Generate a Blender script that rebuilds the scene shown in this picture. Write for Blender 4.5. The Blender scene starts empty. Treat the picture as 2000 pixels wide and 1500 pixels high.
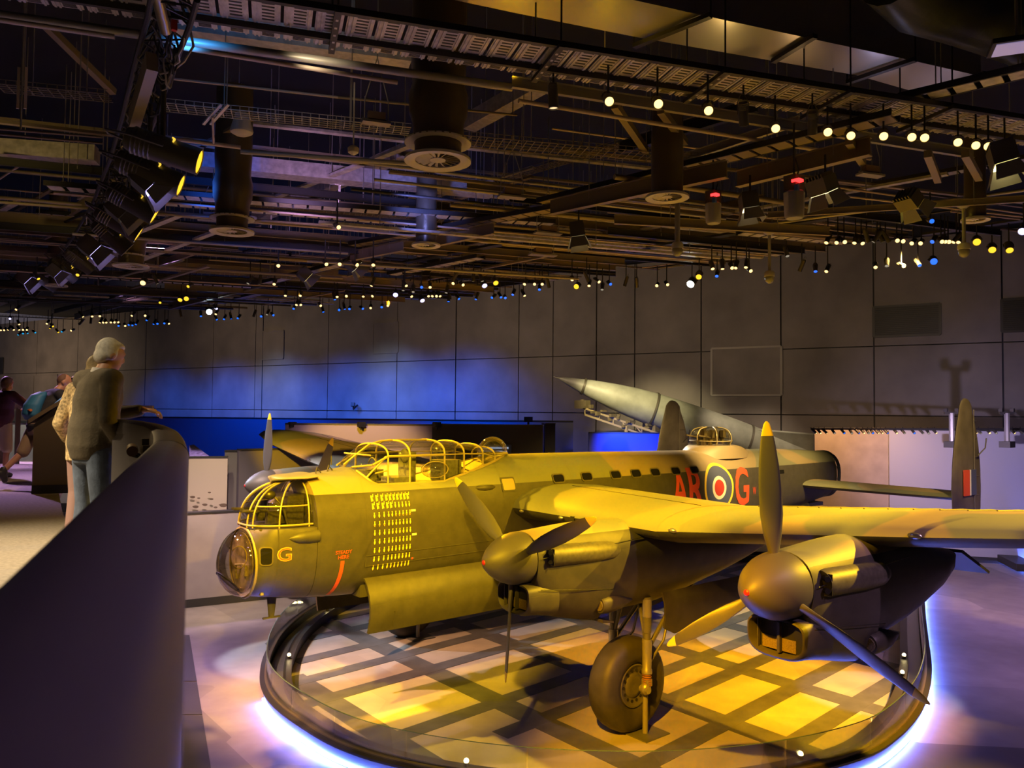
import bpy, bmesh, math, random
from math import sin, cos, pi, radians, sqrt, atan2
from mathutils import Vector, Matrix, Quaternion

random.seed(7)
SC = bpy.context.scene
COL = SC.collection
V = Vector

# ------------------------------------------------------------------ camera
CAM = V((-3.9527, -13.1835, 5.5698))
YAW, PITCH, ROLL, FPX = 0.6850, 0.0360, 0.0093, 1529.79
_f = V((sin(YAW), cos(YAW), 0)); _r = V((cos(YAW), -sin(YAW), 0)); _u = V((0, 0, 1))
F2 = _f*cos(PITCH) + _u*sin(PITCH); U2 = _u*cos(PITCH) - _f*sin(PITCH)
R3 = _r*cos(ROLL) + U2*sin(ROLL); U3 = U2*cos(ROLL) - _r*sin(ROLL)
cd = bpy.data.cameras.new('camera'); cam = bpy.data.objects.new('camera', cd); COL.objects.link(cam)
M = Matrix((R3, U3, -F2)).transposed().to_4x4(); M.translation = CAM
cam.matrix_world = M
cd.sensor_width = 36.0; cd.lens = FPX/2000*36; cd.clip_end = 300; cd.clip_start = 0.05
cd.dof.use_dof = True; cd.dof.focus_distance = 14.0; cd.dof.aperture_fstop = 4.5
SC.camera = cam
SC.view_settings.view_transform = 'Standard'; SC.view_settings.look = 'None'
SC.view_settings.exposure = 0.0; SC.view_settings.gamma = 1.0
SC.view_settings.use_curve_mapping = False
SC.cycles.sample_clamp_indirect = 6.0

# ------------------------------------------------------------------ world and lights
wd = bpy.data.worlds.new('hall_dark'); SC.world = wd; wd.use_nodes = True
wd.node_tree.nodes['Background'].inputs[0].default_value = (0.62, 0.52, 0.62, 1)
wd.node_tree.nodes['Background'].inputs[1].default_value = 0.11

def WD0(d, l, z): p = V((CAM.x, CAM.y, 0)) + _f*d + _r*l; p.z = z; return p
def aim(o, target):
    o.rotation_euler = (V(target) - o.location).to_track_quat('-Z', 'Y').to_euler()
def spot(name, loc, target, col, watts, deg=40, blend=0.5, size=0.08):
    ld = bpy.data.lights.new(name, 'SPOT'); ld.color = col; ld.energy = watts
    ld.spot_size = radians(deg); ld.spot_blend = blend; ld.shadow_soft_size = size
    o = bpy.data.objects.new(name, ld); COL.objects.link(o); o.location = loc; aim(o, target); return o
YEL = (1.0, 0.57, 0.012); AMB = (1.0, 0.66, 0.20); WHT = (1.0, 0.86, 0.62); PUR = (0.72, 0.42, 1.0); BLU = (0.02, 0.13, 1.0); COLD = (0.75, 0.86, 1.0)
ORA = (1.0, 0.42, 0.003)
# yellow key spots on the lighting truss ahead of the nose
spot('key_light', (-1.15, -4.6, 8.2), (2.6, -.6, 3.5), YEL, 7200, 34, .5, .10)
spot('key_light', (-1.9, -8.6, 8.6), (3.0, -1.0, 3.0), YEL, 10400, 34, .5, .10)
spot('key_light', (-1.0, -3.6, 8.2), (7.4, -4.0, 3.8), YEL, 10400, 30, .6, .10)
spot('key_light', (-.8, 1.5, 8.3), (6.0, 0.0, 4.3), YEL, 9000, 34, .6, .10)
spot('key_light', (-.6, 4.5, 8.3), (7.6, 11.5, 4.6), YEL, 11000, 22, .6, .10)
spot('key_light', (-1.1, -4.3, 8.25), (4.5, -7.75, 5.0), YEL, 5200, 13, .4, .06)  # added narrow spot that brightens the raised outer blade alone
# yellow spots over the port wing and behind it
spot('wing_light', (13.5, -12.5, 9.2), (7.6, -10.0, 4.2), YEL, 14000, 60, .7, .10)
spot('wing_light', (8.6, -9.2, 9.1), (7.6, -4.6, 3.8), YEL, 8400, 70, .7, .10)
spot('wing_light', (15.5, -9.5, 9.2), (9.3, -3.6, 0.0), ORA, 19550, 40, .6, .10)
spot('wing_light', (9.0, 9.0, 9.2), (7.0, -1.6, 0.0), ORA, 20700, 50, .6, .10)
spot('floor_light', (-2.2, -9.0, 8.6), (6.6, -5.4, 0.0), ORA, 15000, 30, .7, .10)
spot('floor_light', (-3.0, 3.5, 9.0), (4.6, 0.6, 0.0), (1, .48, .20), 11000, 44, .8, .10)
spot('key_light', (5.5, 10.0, 9.2), (9.2, 0.0, 4.6), YEL, 8000, 34, .7, .10)
spot('wing_light', (8.2, -9.0, 9.1), (4.52, -9.62, 2.62), AMB, 1500, 9, .5, .06)  # added narrow spot that brightens the lower blade tip, not the wing
# whiter spots
spot('white_light', (-1.2, 7.0, 8.8), (3.8, 3.6, 0.0), COLD, 3600, 20, .3, .06)
spot('white_light', (0.2, 14.0, 8.8), (8.0, 3.0, 1.5), COLD, 5400, 26, .4, .06)
spot('white_light', (15.0, -9.0, 9.2), (11.9, -5.6, 0.0), COLD, 2250, 16, .3, .06)
spot('amber_light', (13.0, -6.0, 9.2), (15.5, 0.0, 4.2), AMB, 8500, 50, .6, .10)
spot('amber_light', (17.0, 9.0, 9.4), (14.5, 0.5, 4.6), WHT, 7000, 40, .6, .10)
spot('amber_light', (14.0, -9.0, 9.4), (18.0, -4.8, 5.0), AMB, 2800, 26, .8, .10)
# violet house wash on the gallery floor
for lx, ly, tx, ty, w, dg in ((1.5, 7.5, -2.0, 4.0, 6000, 60), (17.5, -15.0, 18.0, -8.0, 4200, 56), (24.0, -8.0, 23.0, -5.0, 3000, 60),
                          (-3.0, 9.0, -1.0, .5, 5200, 56), (2.0, 16.0, 3.0, 8.0, 3400, 60), (14.5, -14.5, 13.5, -10.0, 1500, 50)):
    spot('violet_wash', (lx, ly, 10.4), (tx, ty, 0), PUR, w, dg, .9, .20)
spot('violet_wash', (6.0, -15.0, 10.4), (6.0, -8.0, 0), (.8, .45, .75), 1800, 60, .9, .2)
spot('violet_wash', (1.0, -14.5, 9.6), WD0(1.6, -.66, 5.2), PUR, 340, 50, .9, .2)  # added spot that tints the balcony balustrade edge violet, not the floor
# ------------------------------------------------------------------ geometry helpers
def ray(u, v): return F2 + R3*((u-1000)/FPX) - U3*((v-750)/FPX)
def PZ(u, v, z):
    d = ray(u, v); return CAM + d*((z-CAM.z)/d.z)
def PD(u, v, depth): return CAM + ray(u, v)*depth
def WD(d, l, z=0.0):            # metres ahead of / beside the camera stand, on the plan
    p = V((CAM.x, CAM.y, 0)) + _f*d + _r*l; p.z = z; return p

class MB:
    def __init__(s): s.v = []; s.f = []; s.m = []; s.mi = 0
    def add(s, vs, fs):
        b = len(s.v); s.v += [tuple(p) for p in vs]
        for f in fs: s.f.append([b+i for i in f]); s.m.append(s.mi)
        return s
    def box(s, c, size, rot=None):
        hx, hy, hz = size[0]/2, size[1]/2, size[2]/2; c = V(c)
        P = [V((x*hx, y*hy, z*hz)) for x in (-1, 1) for y in (-1, 1) for z in (-1, 1)]
        if rot is not None: P = [rot @ p for p in P]
        return s.add([c+p for p in P], [(0,1,3,2),(4,6,7,5),(0,4,5,1),(2,3,7,6),(0,2,6,4),(1,5,7,3)])
    def bar(s, a, b, w, h, up=V((0,0,1))):
        a = V(a); b = V(b); d = b-a; L = d.length
        if L < 1e-6: return s
        x = d/L; y = up.cross(x)
        if y.length < 1e-4: y = V((0,1,0)).cross(x)
        y.normalize(); z = x.cross(y)
        return s.box((a+b)/2, (L, w, h), Matrix((x, y, z)).transposed())
    def tube(s, pts, r, n=8, caps=True):
        pts = [V(p) for p in pts]; k = len(pts); rr = r if isinstance(r, (list, tuple)) else [r]*k
        rings = []; prev = None
        for i in range(k):
            t = (pts[min(i+1, k-1)] - pts[max(i-1, 0)]).normalized()
            if prev is None:
                a = V((0,0,1)) if abs(t.z) < .9 else V((1,0,0)); x = a.cross(t).normalized()
            else:
                x = (prev - t*prev.dot(t)); x = x.normalized() if x.length > 1e-6 else V((1,0,0)).cross(t).normalized()
            prev = x; y = t.cross(x)
            rings.append([pts[i] + (x*cos(2*pi*j/n) + y*sin(2*pi*j/n))*rr[i] for j in range(n)])
        return s.loft(rings, caps)
    def loft(s, rings, caps=True, closed=True):
        b = len(s.v); n = len(rings[0])
        for r in rings: s.v += [tuple(p) for p in r]
        for i in range(len(rings)-1):
            for j in range(n if closed else n-1):
                q = [b+i*n+j, b+i*n+(j+1) % n, b+(i+1)*n+(j+1) % n, b+(i+1)*n+j]
                s.f.append(q); s.m.append(s.mi)
        if caps:
            s.f.append([b+j for j in range(n)][::-1]); s.m.append(s.mi)
            s.f.append([b+(len(rings)-1)*n+j for j in range(n)]); s.m.append(s.mi)
        return s
    def lathe(s, prof, o, ax, n=24, caps=True):     # prof: (distance along axis, radius)
        o = V(o); ax = V(ax).normalized(); a = V((0,0,1)) if abs(ax.z) < .9 else V((1,0,0))
        x = a.cross(ax).normalized(); y = ax.cross(x)
        return s.loft([[o + ax*d + (x*cos(2*pi*j/n)+y*sin(2*pi*j/n))*max(r, 1e-4) for j in range(n)] for d, r in prof], caps)
    def prism(s, poly, ext):                        # closed polygon of 3-D points pushed along ext
        n = len(poly); e = V(ext); P = [V(p) for p in poly]
        return s.add(P+[p+e for p in P], [list(range(n))[::-1], list(range(n, 2*n))] + [[i, (i+1) % n, n+(i+1) % n, n+i] for i in range(n)])
    def ball(s, c, r, n=12, m=8):
        c = V(c); r = r if isinstance(r, (tuple, list)) else (r, r, r)
        return s.loft([[c+V((r[0]*sin(a)*cos(2*pi*j/n), r[1]*sin(a)*sin(2*pi*j/n), r[2]*cos(a))) for j in range(n)] for a in [max(.02, min(pi-.02, pi*i/m)) for i in range(m+1)]])
    def mesh(s, name, mats=None, angle=40):
        me = bpy.data.meshes.new(name); me.from_pydata(s.v, [], s.f)
        bm = bmesh.new(); bm.from_mesh(me); bmesh.ops.recalc_face_normals(bm, faces=bm.faces); bm.to_mesh(me); bm.free()
        for m in (mats if isinstance(mats, (list, tuple)) else [mats]):
            if m: me.materials.append(m)
        if len(me.polygons) == len(s.m): me.polygons.foreach_set('material_index', s.m)
        if angle:
            me.polygons.foreach_set('use_smooth', [True]*len(me.polygons)); me.set_sharp_from_angle(angle=radians(angle))
        return me
    def build(s, name, mats, parent=None, angle=40, **kw): return link(name, s.mesh(name, mats, angle), parent, **kw)

def link(name, me, parent=None, loc=None, rot=None, label=None, cat=None, group=None, kind=None):
    o = bpy.data.objects.new(name, me); COL.objects.link(o)
    if parent is not None:
        o.parent = parent
        o.matrix_parent_inverse = Matrix.Identity(4) if loc is not None else parent.matrix_basis.inverted()
    if loc is not None: o.location = loc
    if rot is not None: o.rotation_euler = rot
    tag(o, label, cat, group, kind); return o
def tag(o, label=None, cat=None, group=None, kind=None):
    for k, v in (('label', label), ('category', cat), ('group', group), ('kind', kind)):
        if v: o[k] = v
    return o
def thing(name, loc, label, cat, group=None, rot=None):
    o = bpy.data.objects.new(name, None); COL.objects.link(o); o.location = loc; o.empty_display_size = .1
    if rot is not None: o.rotation_euler = rot
    return tag(o, label, cat, group)
def copy_tree(o, parent=None, kids=None):
    c = o.copy(); COL.objects.link(c)
    if parent is not None: c.parent = parent
    for ch in (kids if kids is not None else [x for x in COL.objects if x.parent == o]): copy_tree(ch, c)
    return c

# ------------------------------------------------------------------ materials
MATS = {}
def mat(name, col, rough=.5, metal=0., emit=None, estr=0., noise=0., nscale=6., bump=0., bscale=40., spec=None):
    if name in MATS: return MATS[name]
    m = bpy.data.materials.new(name); m.use_nodes = True; N = m.node_tree.nodes; L = m.node_tree.links
    b = N['Principled BSDF']; b.inputs['Roughness'].default_value = rough; b.inputs['Metallic'].default_value = metal
    c = (*col, 1); b.inputs['Base Color'].default_value = c
    if spec is not None: b.inputs['Specular IOR Level'].default_value = spec
    if noise or bump:
        g = N.new('ShaderNodeNewGeometry')
    if noise:
        t = N.new('ShaderNodeTexNoise'); t.inputs['Scale'].default_value = nscale; t.inputs['Detail'].default_value = 5; L.new(g.outputs['Position'], t.inputs['Vector'])
        r = N.new('ShaderNodeValToRGB'); r.color_ramp.elements[0].position = .3; r.color_ramp.elements[1].position = .7
        r.color_ramp.elements[0].color = (*[x*(1-noise) for x in col], 1); r.color_ramp.elements[1].color = (*[min(1, x*(1+noise)) for x in col], 1)
        L.new(t.outputs['Fac'], r.inputs['Fac']); L.new(r.outputs['Color'], b.inputs['Base Color'])
    if bump:
        t2 = N.new('ShaderNodeTexNoise'); t2.inputs['Scale'].default_value = bscale; t2.inputs['Detail'].default_value = 4; L.new(g.outputs['Position'], t2.inputs['Vector'])
        bp = N.new('ShaderNodeBump'); bp.inputs['Strength'].default_value = bump; bp.inputs['Distance'].default_value = .01
        L.new(t2.outputs['Fac'], bp.inputs['Height']); L.new(bp.outputs['Normal'], b.inputs['Normal'])
    if emit:
        b.inputs['Emission Color'].default_value = (*emit, 1); b.inputs['Emission Strength'].default_value = estr
    MATS[name] = m; return m
def glass(name, tint=(1,1,1), gloss=.12, rough=.02):
    if name in MATS: return MATS[name]
    m = bpy.data.materials.new(name); m.use_nodes = True; N = m.node_tree.nodes; L = m.node_tree.links; N.remove(N['Principled BSDF'])
    o = N['Material Output']; t = N.new('ShaderNodeBsdfTransparent'); t.inputs[0].default_value = (*tint, 1)
    g = N.new('ShaderNodeBsdfGlossy'); g.inputs['Roughness'].default_value = rough
    lw = N.new('ShaderNodeLayerWeight'); lw.inputs['Blend'].default_value = .35
    ma = N.new('ShaderNodeMath'); ma.operation = 'MULTIPLY_ADD'; ma.inputs[1].default_value = .55; ma.inputs[2].default_value = gloss*.5
    L.new(lw.outputs['Fresnel'], ma.inputs[0])
    mx = N.new('ShaderNodeMixShader'); L.new(ma.outputs[0], mx.inputs[0]); L.new(t.outputs[0], mx.inputs[1]); L.new(g.outputs[0], mx.inputs[2]); L.new(mx.outputs[0], o.inputs[0])
    MATS[name] = m; return m
def lens(name, col, s):
    m = mat(name, (.02,.02,.02), .3, emit=col, estr=s)
    m.cycles.emission_sampling = 'NONE'; return m

def camo_mat(name, zdem, slope=0., under=None, scale=.35):
    """black night finish below the demarcation height, dark earth and green above; under: paint split by face direction instead"""
    m = bpy.data.materials.new(name); m.use_nodes = True; N = m.node_tree.nodes; L = m.node_tree.links; b = N['Principled BSDF']
    b.inputs['Roughness'].default_value = .52
    g = N.new('ShaderNodeNewGeometry'); sp = N.new('ShaderNodeSeparateXYZ'); L.new(g.outputs['Position'], sp.inputs[0])
    t = N.new('ShaderNodeTexNoise'); t.inputs['Scale'].default_value = scale; t.inputs['Detail'].default_value = .6; t.inputs['Distortion'].default_value = .9
    L.new(g.outputs['Position'], t.inputs['Vector'])
    r = N.new('ShaderNodeValToRGB'); r.color_ramp.interpolation = 'LINEAR'
    e = r.color_ramp.elements; e[0].position = .49; e[0].color = (.17, .175, .125, 1); e[1].position = .505; e[1].color = (.27, .21, .13, 1)
    L.new(t.outputs['Fac'], r.inputs['Fac'])
    t3 = N.new('ShaderNodeTexNoise'); t3.inputs['Scale'].default_value = 5; t3.inputs['Detail'].default_value = 8; L.new(g.outputs['Position'], t3.inputs['Vector'])
    r3 = N.new('ShaderNodeValToRGB'); r3.color_ramp.elements[0].color = (.044, .040, .035, 1); r3.color_ramp.elements[1].color = (.058, .053, .046, 1)
    r3.color_ramp.elements[0].position = .35; r3.color_ramp.elements[1].position = .65
    L.new(t3.outputs['Fac'], r3.inputs['Fac'])
    wob = N.new('ShaderNodeMath'); wob.operation = 'MULTIPLY_ADD'; wob.inputs[1].default_value = slope
    cmpn = N.new('ShaderNodeMath'); cmpn.operation = 'GREATER_THAN'
    if under is None:
        L.new(sp.outputs['X'], wob.inputs[0]); L.new(sp.outputs['Z'], wob.inputs[2]); L.new(wob.outputs[0], cmpn.inputs[0]); cmpn.inputs[1].default_value = zdem
    else:
        s2 = N.new('ShaderNodeSeparateXYZ'); L.new(g.outputs['True Normal'], s2.inputs[0]); L.new(s2.outputs['Z'], cmpn.inputs[0]); cmpn.inputs[1].default_value = under
    mx = N.new('ShaderNodeMixRGB'); L.new(cmpn.outputs[0], mx.inputs[0]); L.new(r3.outputs[0], mx.inputs[1]); L.new(r.outputs[0], mx.inputs[2])
    L.new(mx.outputs[0], b.inputs['Base Color'])
    # skin panels: fine seams and oil-canning
    br = N.new('ShaderNodeTexBrick'); br.inputs['Scale'].default_value = 1.; br.inputs['Mortar Size'].default_value = .006; br.inputs['Brick Width'].default_value = 1.1; br.inputs['Row Height'].default_value = .55
    mp = N.new('ShaderNodeCombineXYZ'); L.new(sp.outputs['X'], mp.inputs[0])
    if under is None: L.new(sp.outputs['Z'], mp.inputs[1])
    else: L.new(sp.outputs['Y'], mp.inputs[1])
    L.new(mp.outputs[0], br.inputs['Vector'])
    bn = N.new('ShaderNodeTexNoise'); bn.inputs['Scale'].default_value = 2.2; bn.inputs['Detail'].default_value = 3; L.new(g.outputs['Position'], bn.inputs['Vector'])
    ad = N.new('ShaderNodeMath'); ad.operation = 'MULTIPLY_ADD'; ad.inputs[1].default_value = -.25; L.new(br.outputs['Fac'], ad.inputs[0]); L.new(bn.outputs['Fac'], ad.inputs[2])
    bp = N.new('ShaderNodeBump'); bp.inputs['Strength'].default_value = .35; bp.inputs['Distance'].default_value = .02
    L.new(ad.outputs[0], bp.inputs['Height']); L.new(bp.outputs['Normal'], b.inputs['Normal'])
    return m

BLACK = mat('matt_black', (.012,.012,.012), .55)
DARK = mat('dark_steel', (.05,.048,.045), .45, .3)
GALV = mat('galvanised', (.52,.48,.45), .45, .35, noise=.25, nscale=9)
GREY = mat('grey_paint', (.16,.145,.13), .55)
CHROME = mat('bright_metal', (.55,.53,.48), .28, .9)
NIGHT = mat('night_black_paint', (.055,.051,.046), .5, noise=.2, nscale=5, bump=.1, bscale=6)
YTIP = mat('yellow_tip_paint', (.80,.58,.03), .45)
FRAME = mat('canopy_frame_paint', (.27,.22,.11), .45)
CLEAR = glass('clear_glazing', (.97,.97,.96), .10)
BALG = glass('balustrade_glass', (.93,.96,.96), .10, .01)
# ================================================================== hall shell
FLM = bpy.data.materials.new('gallery_floor'); FLM.use_nodes = True
def floor_nodes(m, tones, pos, rough=.55):
    N = m.node_tree.nodes; L = m.node_tree.links; b = N['Principled BSDF']; b.inputs['Roughness'].default_value = rough
    g = N.new('ShaderNodeNewGeometry'); v = N.new('ShaderNodeTexVoronoi'); v.inputs['Scale'].default_value = .22; v.distance = 'MANHATTAN'
    L.new(g.outputs['Position'], v.inputs['Vector']); s = N.new('ShaderNodeSeparateColor'); L.new(v.outputs['Color'], s.inputs[0])
    r = N.new('ShaderNodeValToRGB'); r.color_ramp.interpolation = 'CONSTANT'; e = r.color_ramp.elements
    e[0].position = 0; e[0].color = (*tones[0], 1); e[1].position = pos[0]; e[1].color = (*tones[1], 1)
    for t, p in zip(tones[2:], pos[1:]): q = e.new(p); q.color = (*t, 1)
    L.new(s.outputs[0], r.inputs['Fac'])
    n = N.new('ShaderNodeTexNoise'); n.inputs['Scale'].default_value = 1.7; n.inputs['Detail'].default_value = 7; L.new(g.outputs['Position'], n.inputs['Vector'])
    mx = N.new('ShaderNodeMixRGB'); mx.blend_type = 'MULTIPLY'; mx.inputs[0].default_value = .45; L.new(r.outputs[0], mx.inputs[1]); L.new(n.outputs['Fac'], mx.inputs[2]); L.new(mx.outputs[0], b.inputs['Base Color'])
floor_nodes(FLM, [(.40,.36,.34), (.47,.42,.39), (.33,.30,.29), (.15,.135,.145)], (.35, .62, .82))
m = MB(); m.box((20, 10, -.1), (140, 120, .2)); floor = m.build('floor', FLM, None, 0, kind='structure')
WALLM = mat('wall_panel_paint', (.17,.15,.14), .6, noise=.22, nscale=.5)
WALLJ = mat('wall_joint', (.03,.028,.026), .7)
WP = V((29.5, 15.6, 0)); WDIR = V((-.342, .940, 0)); WN = V((-.940, -.342, 0))
def wall_pt(u, off=0.):
    d = ray(u, 800); d = V((d.x, d.y, 0)); P = V((CAM.x, CAM.y, 0)); t = (WP-P).dot(WN)/d.dot(WN); return P + d*t + WN*off
m = MB(); A, B = wall_pt(-60), wall_pt(2900); c = (A+B)/2; m.bar(V((A.x, A.y, 7))-WN*.3, V((B.x, B.y, 7))-WN*.3, .4, 14); wall = m.build('wall_back', WALLJ, None, 0, kind='structure')
us = [-60, 70, 150, 283, 415, 498, 512, 640, 775, 890, 1013, 1080, 1165, 1240, 1370, 1526, 1708, 1960, 2250, 2600, 2900]; zs = [0, 5.57, 8.9, 14]
for i in range(len(us)-1):
    for k in range(3):
        a, b2 = wall_pt(us[i]), wall_pt(us[i+1]); d = (b2-a).normalized(); a = a+d*.035; b2 = b2-d*.035
        m = MB(); m.bar(V((a.x, a.y, (zs[k]+zs[k+1])/2)), V((b2.x, b2.y, (zs[k]+zs[k+1])/2)), .10+.02*((i*7+k*3) % 3), zs[k+1]-zs[k]-.05); m.build('wall_panel', WALLM, wall, 0)
m = MB(); m.box((20, 10, 14.2), (140, 120, .3)); m.build('ceiling', mat('black_ceiling', (.012,.012,.013), .8), None, 0, kind='structure')
m = MB(); m.box((-36, 10, 7), (.3, 120, 14)); m.build('wall_left', WALLM, None, 0, kind='structure')
m = MB(); m.box((20, -32, 7), (140, .3, 14)); m.build('wall_front', WALLM, None, 0, kind='structure')
# things fixed on the back wall
def wall_box(u0, u1, v0, v1, off, name, mt, label, cat, depth=.06, parent=None):
    a, b2 = wall_pt(u0, off), wall_pt(u1, off); dd = (a-V((CAM.x, CAM.y, 0))).dot(V((F2.x, F2.y, 0)))
    pa = CAM + ray(u0, v0)*((a-CAM).dot(WN)/ray(u0, v0).dot(WN)); pb = CAM + ray(u0, v1)*((a-CAM).dot(WN)/ray(u0, v1).dot(WN))
    return a, b2, pb.z, pa.z
def panel_frame(name, u0, u1, v0, v1, label, cat, frame_m, fill_m, slats=0, proud=.06):
    a, b2, z0, z1 = wall_box(u0, u1, v0, v1, .08, name, None, None, None); d = (b2-a).normalized(); L = (b2-a).length; h = z1-z0; zc = (z0+z1)/2
    t = thing(name, (a.x, a.y, z0), label, cat)
    m = MB(); f = .10
    for p, q in (((a, z0), (b2, z0)), ((a, z1), (b2, z1))): m.bar(V((p[0].x, p[0].y, p[1])), V((q[0].x, q[0].y, q[1])), proud*2, f)
    for p in (a, b2): m.bar(V((p.x, p.y, z0)), V((p.x, p.y, z1)), f, proud*2, up=V((d.x, d.y, 0)))
    m.build('frame', frame_m, t, 0)
    m = MB(); m.bar(V((a.x, a.y, zc)), V((b2.x, b2.y, zc)), .03, h); m.build('backing', fill_m, t, 0)
    if slats:
        for k in range(slats):
            z = z0+(k+.5)*h/slats; m = MB(); m.bar(V((a.x, a.y, z))+WN*.03, V((b2.x, b2.y, z))+WN*.03, .05, .025); m.build('slat', frame_m, t, 0)
LOUV = mat('louvre_black', (.03,.03,.028), .5)
panel_frame('wall_louvre', 1708, 1838, 600, 658, 'black louvred vent high on the dark wall, whole in view', 'vent', LOUV, BLACK, 16)
panel_frame('wall_louvre', 1959, 2040, 585, 648, 'black louvred vent high on the dark wall, cut by the photo edge', 'vent', LOUV, BLACK, 16)
panel_frame('wall_frame', 1391, 1527, 681, 772, 'thin pale rectangular frame on the wall above the long rocket', 'frame', mat('pale_trim', (.30,.28,.25), .5), WALLM)
panel_frame('wall_hatch', 512, 553, 648, 702, 'square flush hatch on the wall nearer the white-haired man', 'hatch', WALLM, WALLM, 0, .05)
panel_frame('wall_hatch', 728, 777, 632, 690, 'square flush hatch on the wall above the blue glow', 'hatch', WALLM, WALLM, 0, .05)
panel_frame('wall_hatch', 66, 112, 733, 775, 'square flush hatch on the wall behind the visitors', 'hatch', WALLM, WALLM, 0, .05)
panel_frame('wall_hatch', -20, 5, 700, 730, 'dark hatch at the far end of the wall', 'hatch', LOUV, BLACK, 0, .05)
# blue and warm washes on the wall
def hit(u, v): d = ray(u, v); return CAM + d*((WP-CAM).dot(WN)/d.dot(WN))
for u in range(330, 1020, 115):
    p = hit(u, 900); spot('blue_wall_wash', p+WN*6+V((0, 0, 9.6-p.z)), p, BLU, 5000 if 400 < u < 950 else 2600, 108, 1., .6)
for u, v, w in ((540, 780, 2200), (760, 770, 2200)):
    p = hit(u, v); spot('pale_wall_wash', p+WN*10+V((0, 0, 12.0-p.z)), p, (.55, .75, 1), w, 40, 1., .5)
for u, v, w in ((1250, 700, 1300), (1750, 700, 800), (120, 740, 3400), (500, 640, 1700), (900, 640, 1500)):
    p = hit(u, v); spot('warm_wall_wash', p+WN*13+V((0, 0, 10.0-p.z)), p, (1, .70, .42), w, 110, 1., .6)

# ------------------------------------------------------------------ low display walls and screens behind the aircraft
def slab(name, label, u0, d0, u1, d1, ztop, th, mt, zbot=0, cat='display wall'):
    a = WD(d0, (u0-1000)/FPX*d0); b2 = WD(d1, (u1-1000)/FPX*d1)
    t = thing(name, (*((a+b2)/2).xy, zbot), label, cat); m = MB(); m.bar(V((a.x, a.y, (ztop+zbot)/2)), V((b2.x, b2.y, (ztop+zbot)/2)), th, ztop-zbot); m.build('wall_panel', mt, t, 0)
    m = MB(); m.bar(V((a.x, a.y, ztop+.015)), V((b2.x, b2.y, ztop+.015)), th+.06, .05); m.build('coping', DARK, t, 0)
    m = MB(); m.bar(V((a.x, a.y, zbot+.12)), V((b2.x, b2.y, zbot+.12)), th+.03, .22); m.build('plinth', DARK, t, 0); return t
PINK = mat('display_wall_paint', (.38,.33,.32), .6, noise=.12, nscale=1.2); MAUVE = mat('mauve_wall_paint', (.16,.14,.155), .6); DKB = mat('dark_wall_paint', (.035,.032,.03), .6); BLUEP = mat('blue_wall_paint', (.16,.18,.30), .6)
slab('display_wall', 'low pale display wall on the floor behind the bomber nose', 300, 21.8, 560, 23.6, 2.62, .25, PINK)
tb = slab('display_case', 'warm lit upright panel with faint sketches beside the dark mauve partition', 330, 24.5, 448, 25.0, 4.05, .15, mat('sketch_panel', (.55,.46,.38), .6))
m = MB()
for u, v, w in ((376, 971, .08), (388, 973, .05), (409, 962, .05), (413, 975, .06), (421, 991, .06), (436, 987, .12), (382, 990, .09), (400, 986, .08)):
    P = PD(u, v, 24.35); m.loft([[P+R3*(w*cos(a)*(1+.3*sin(3*a)))+U3*(w*.5*sin(a)) for a in [2*pi*j/9 for j in range(9)]], [P+F2*.01+R3*(w*cos(a))+U3*(w*.5*sin(a)) for a in [2*pi*j/9 for j in range(9)]]])
m.build('sketch', mat('sketch_brown', (.16,.11,.08), .7), tb)
slab('display_wall', 'narrow grey partition end beside the sketch panel', 446, 25.9, 470, 25.9, 4.2, .4, mat('grey_part', (.19,.175,.165), .6))
slab('display_wall', 'dark mauve partition behind the far propeller', 468, 25.6, 640, 27.5, 4.25, .2, MAUVE)
slab('display_wall', 'long rosy partition behind the far wing tip', 560, 31.0, 850, 31.5, 5.02, .3, mat('rosy_wall', (.34,.28,.29), .6))
slab('display_wall', 'dark grey partition with glowing screens behind the astrodome', 847, 31.3, 1062, 30.6, 5.05, .3, DKB)
slab('display_wall', 'low blue lit wall in front of the hall wall', 250, 38.0, 1120, 36.6, 5.16, .2, BLUEP)
sc = thing('glowing_screen', PD(970, 882, 30.4), 'pale glowing screen on the dark partition beyond the astrodome', 'screen'); m = MB()
for k, v in enumerate((875, 882, 889, 896)): a = PD(935, v, 30.35); b2 = PD(993-2*k, v, 30.25); m.bar(a, b2, .03, .075)
m.build('text_lines', lens('screen_glow', (.45,.55,.75), .8), sc); m = MB(); m.bar(PD(930, 886, 30.5), PD(999, 886, 30.4), .05, .7); m.build('backing', DKB, sc)
pt = thing('relief_table', PD(395, 890, 26), 'violet lit relief map table behind the sketch panel', 'table'); m = MB(); m.prism([PD(370, 870, 27), PD(378, 868, 28), PD(412, 893, 26), PD(370, 893, 25.6)], (0, 0, -.15)); m.build('map_top', mat('map_relief', (.5,.42,.5), .6, noise=.6, nscale=9), pt)
spot('case_light', PD(410, 850, 23.0)+V((0,0,1.2)), PD(405, 940, 24.5), (1, .78, .5), 240, 80, .8)
spot('violet_table', PD(395, 830, 26)+V((0,0,1.5)), PD(395, 890, 26), (.6, .4, 1), 160, 60, .8)
spot('blue_strip', PD(520, 800, 34)+V((0,0,2.5)), PD(520, 860, 37.5), (.0, .10, 1), 1500, 110, .9)
spot('blue_strip', PD(900, 800, 34)+V((0,0,2.5)), PD(900, 840, 37), (.0, .12, 1), 1500, 110, .9)
spot('rosy_wash', PD(690, 640, 27), PD(700, 860, 31), (1, .62, .85), 1100, 60, .9)
spot('rosy_wash', PD(420, 700, 18)+V((0,0,1)), PD(430, 1080, 22.6), (1, .72, .62), 2900, 60, .9)
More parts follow.
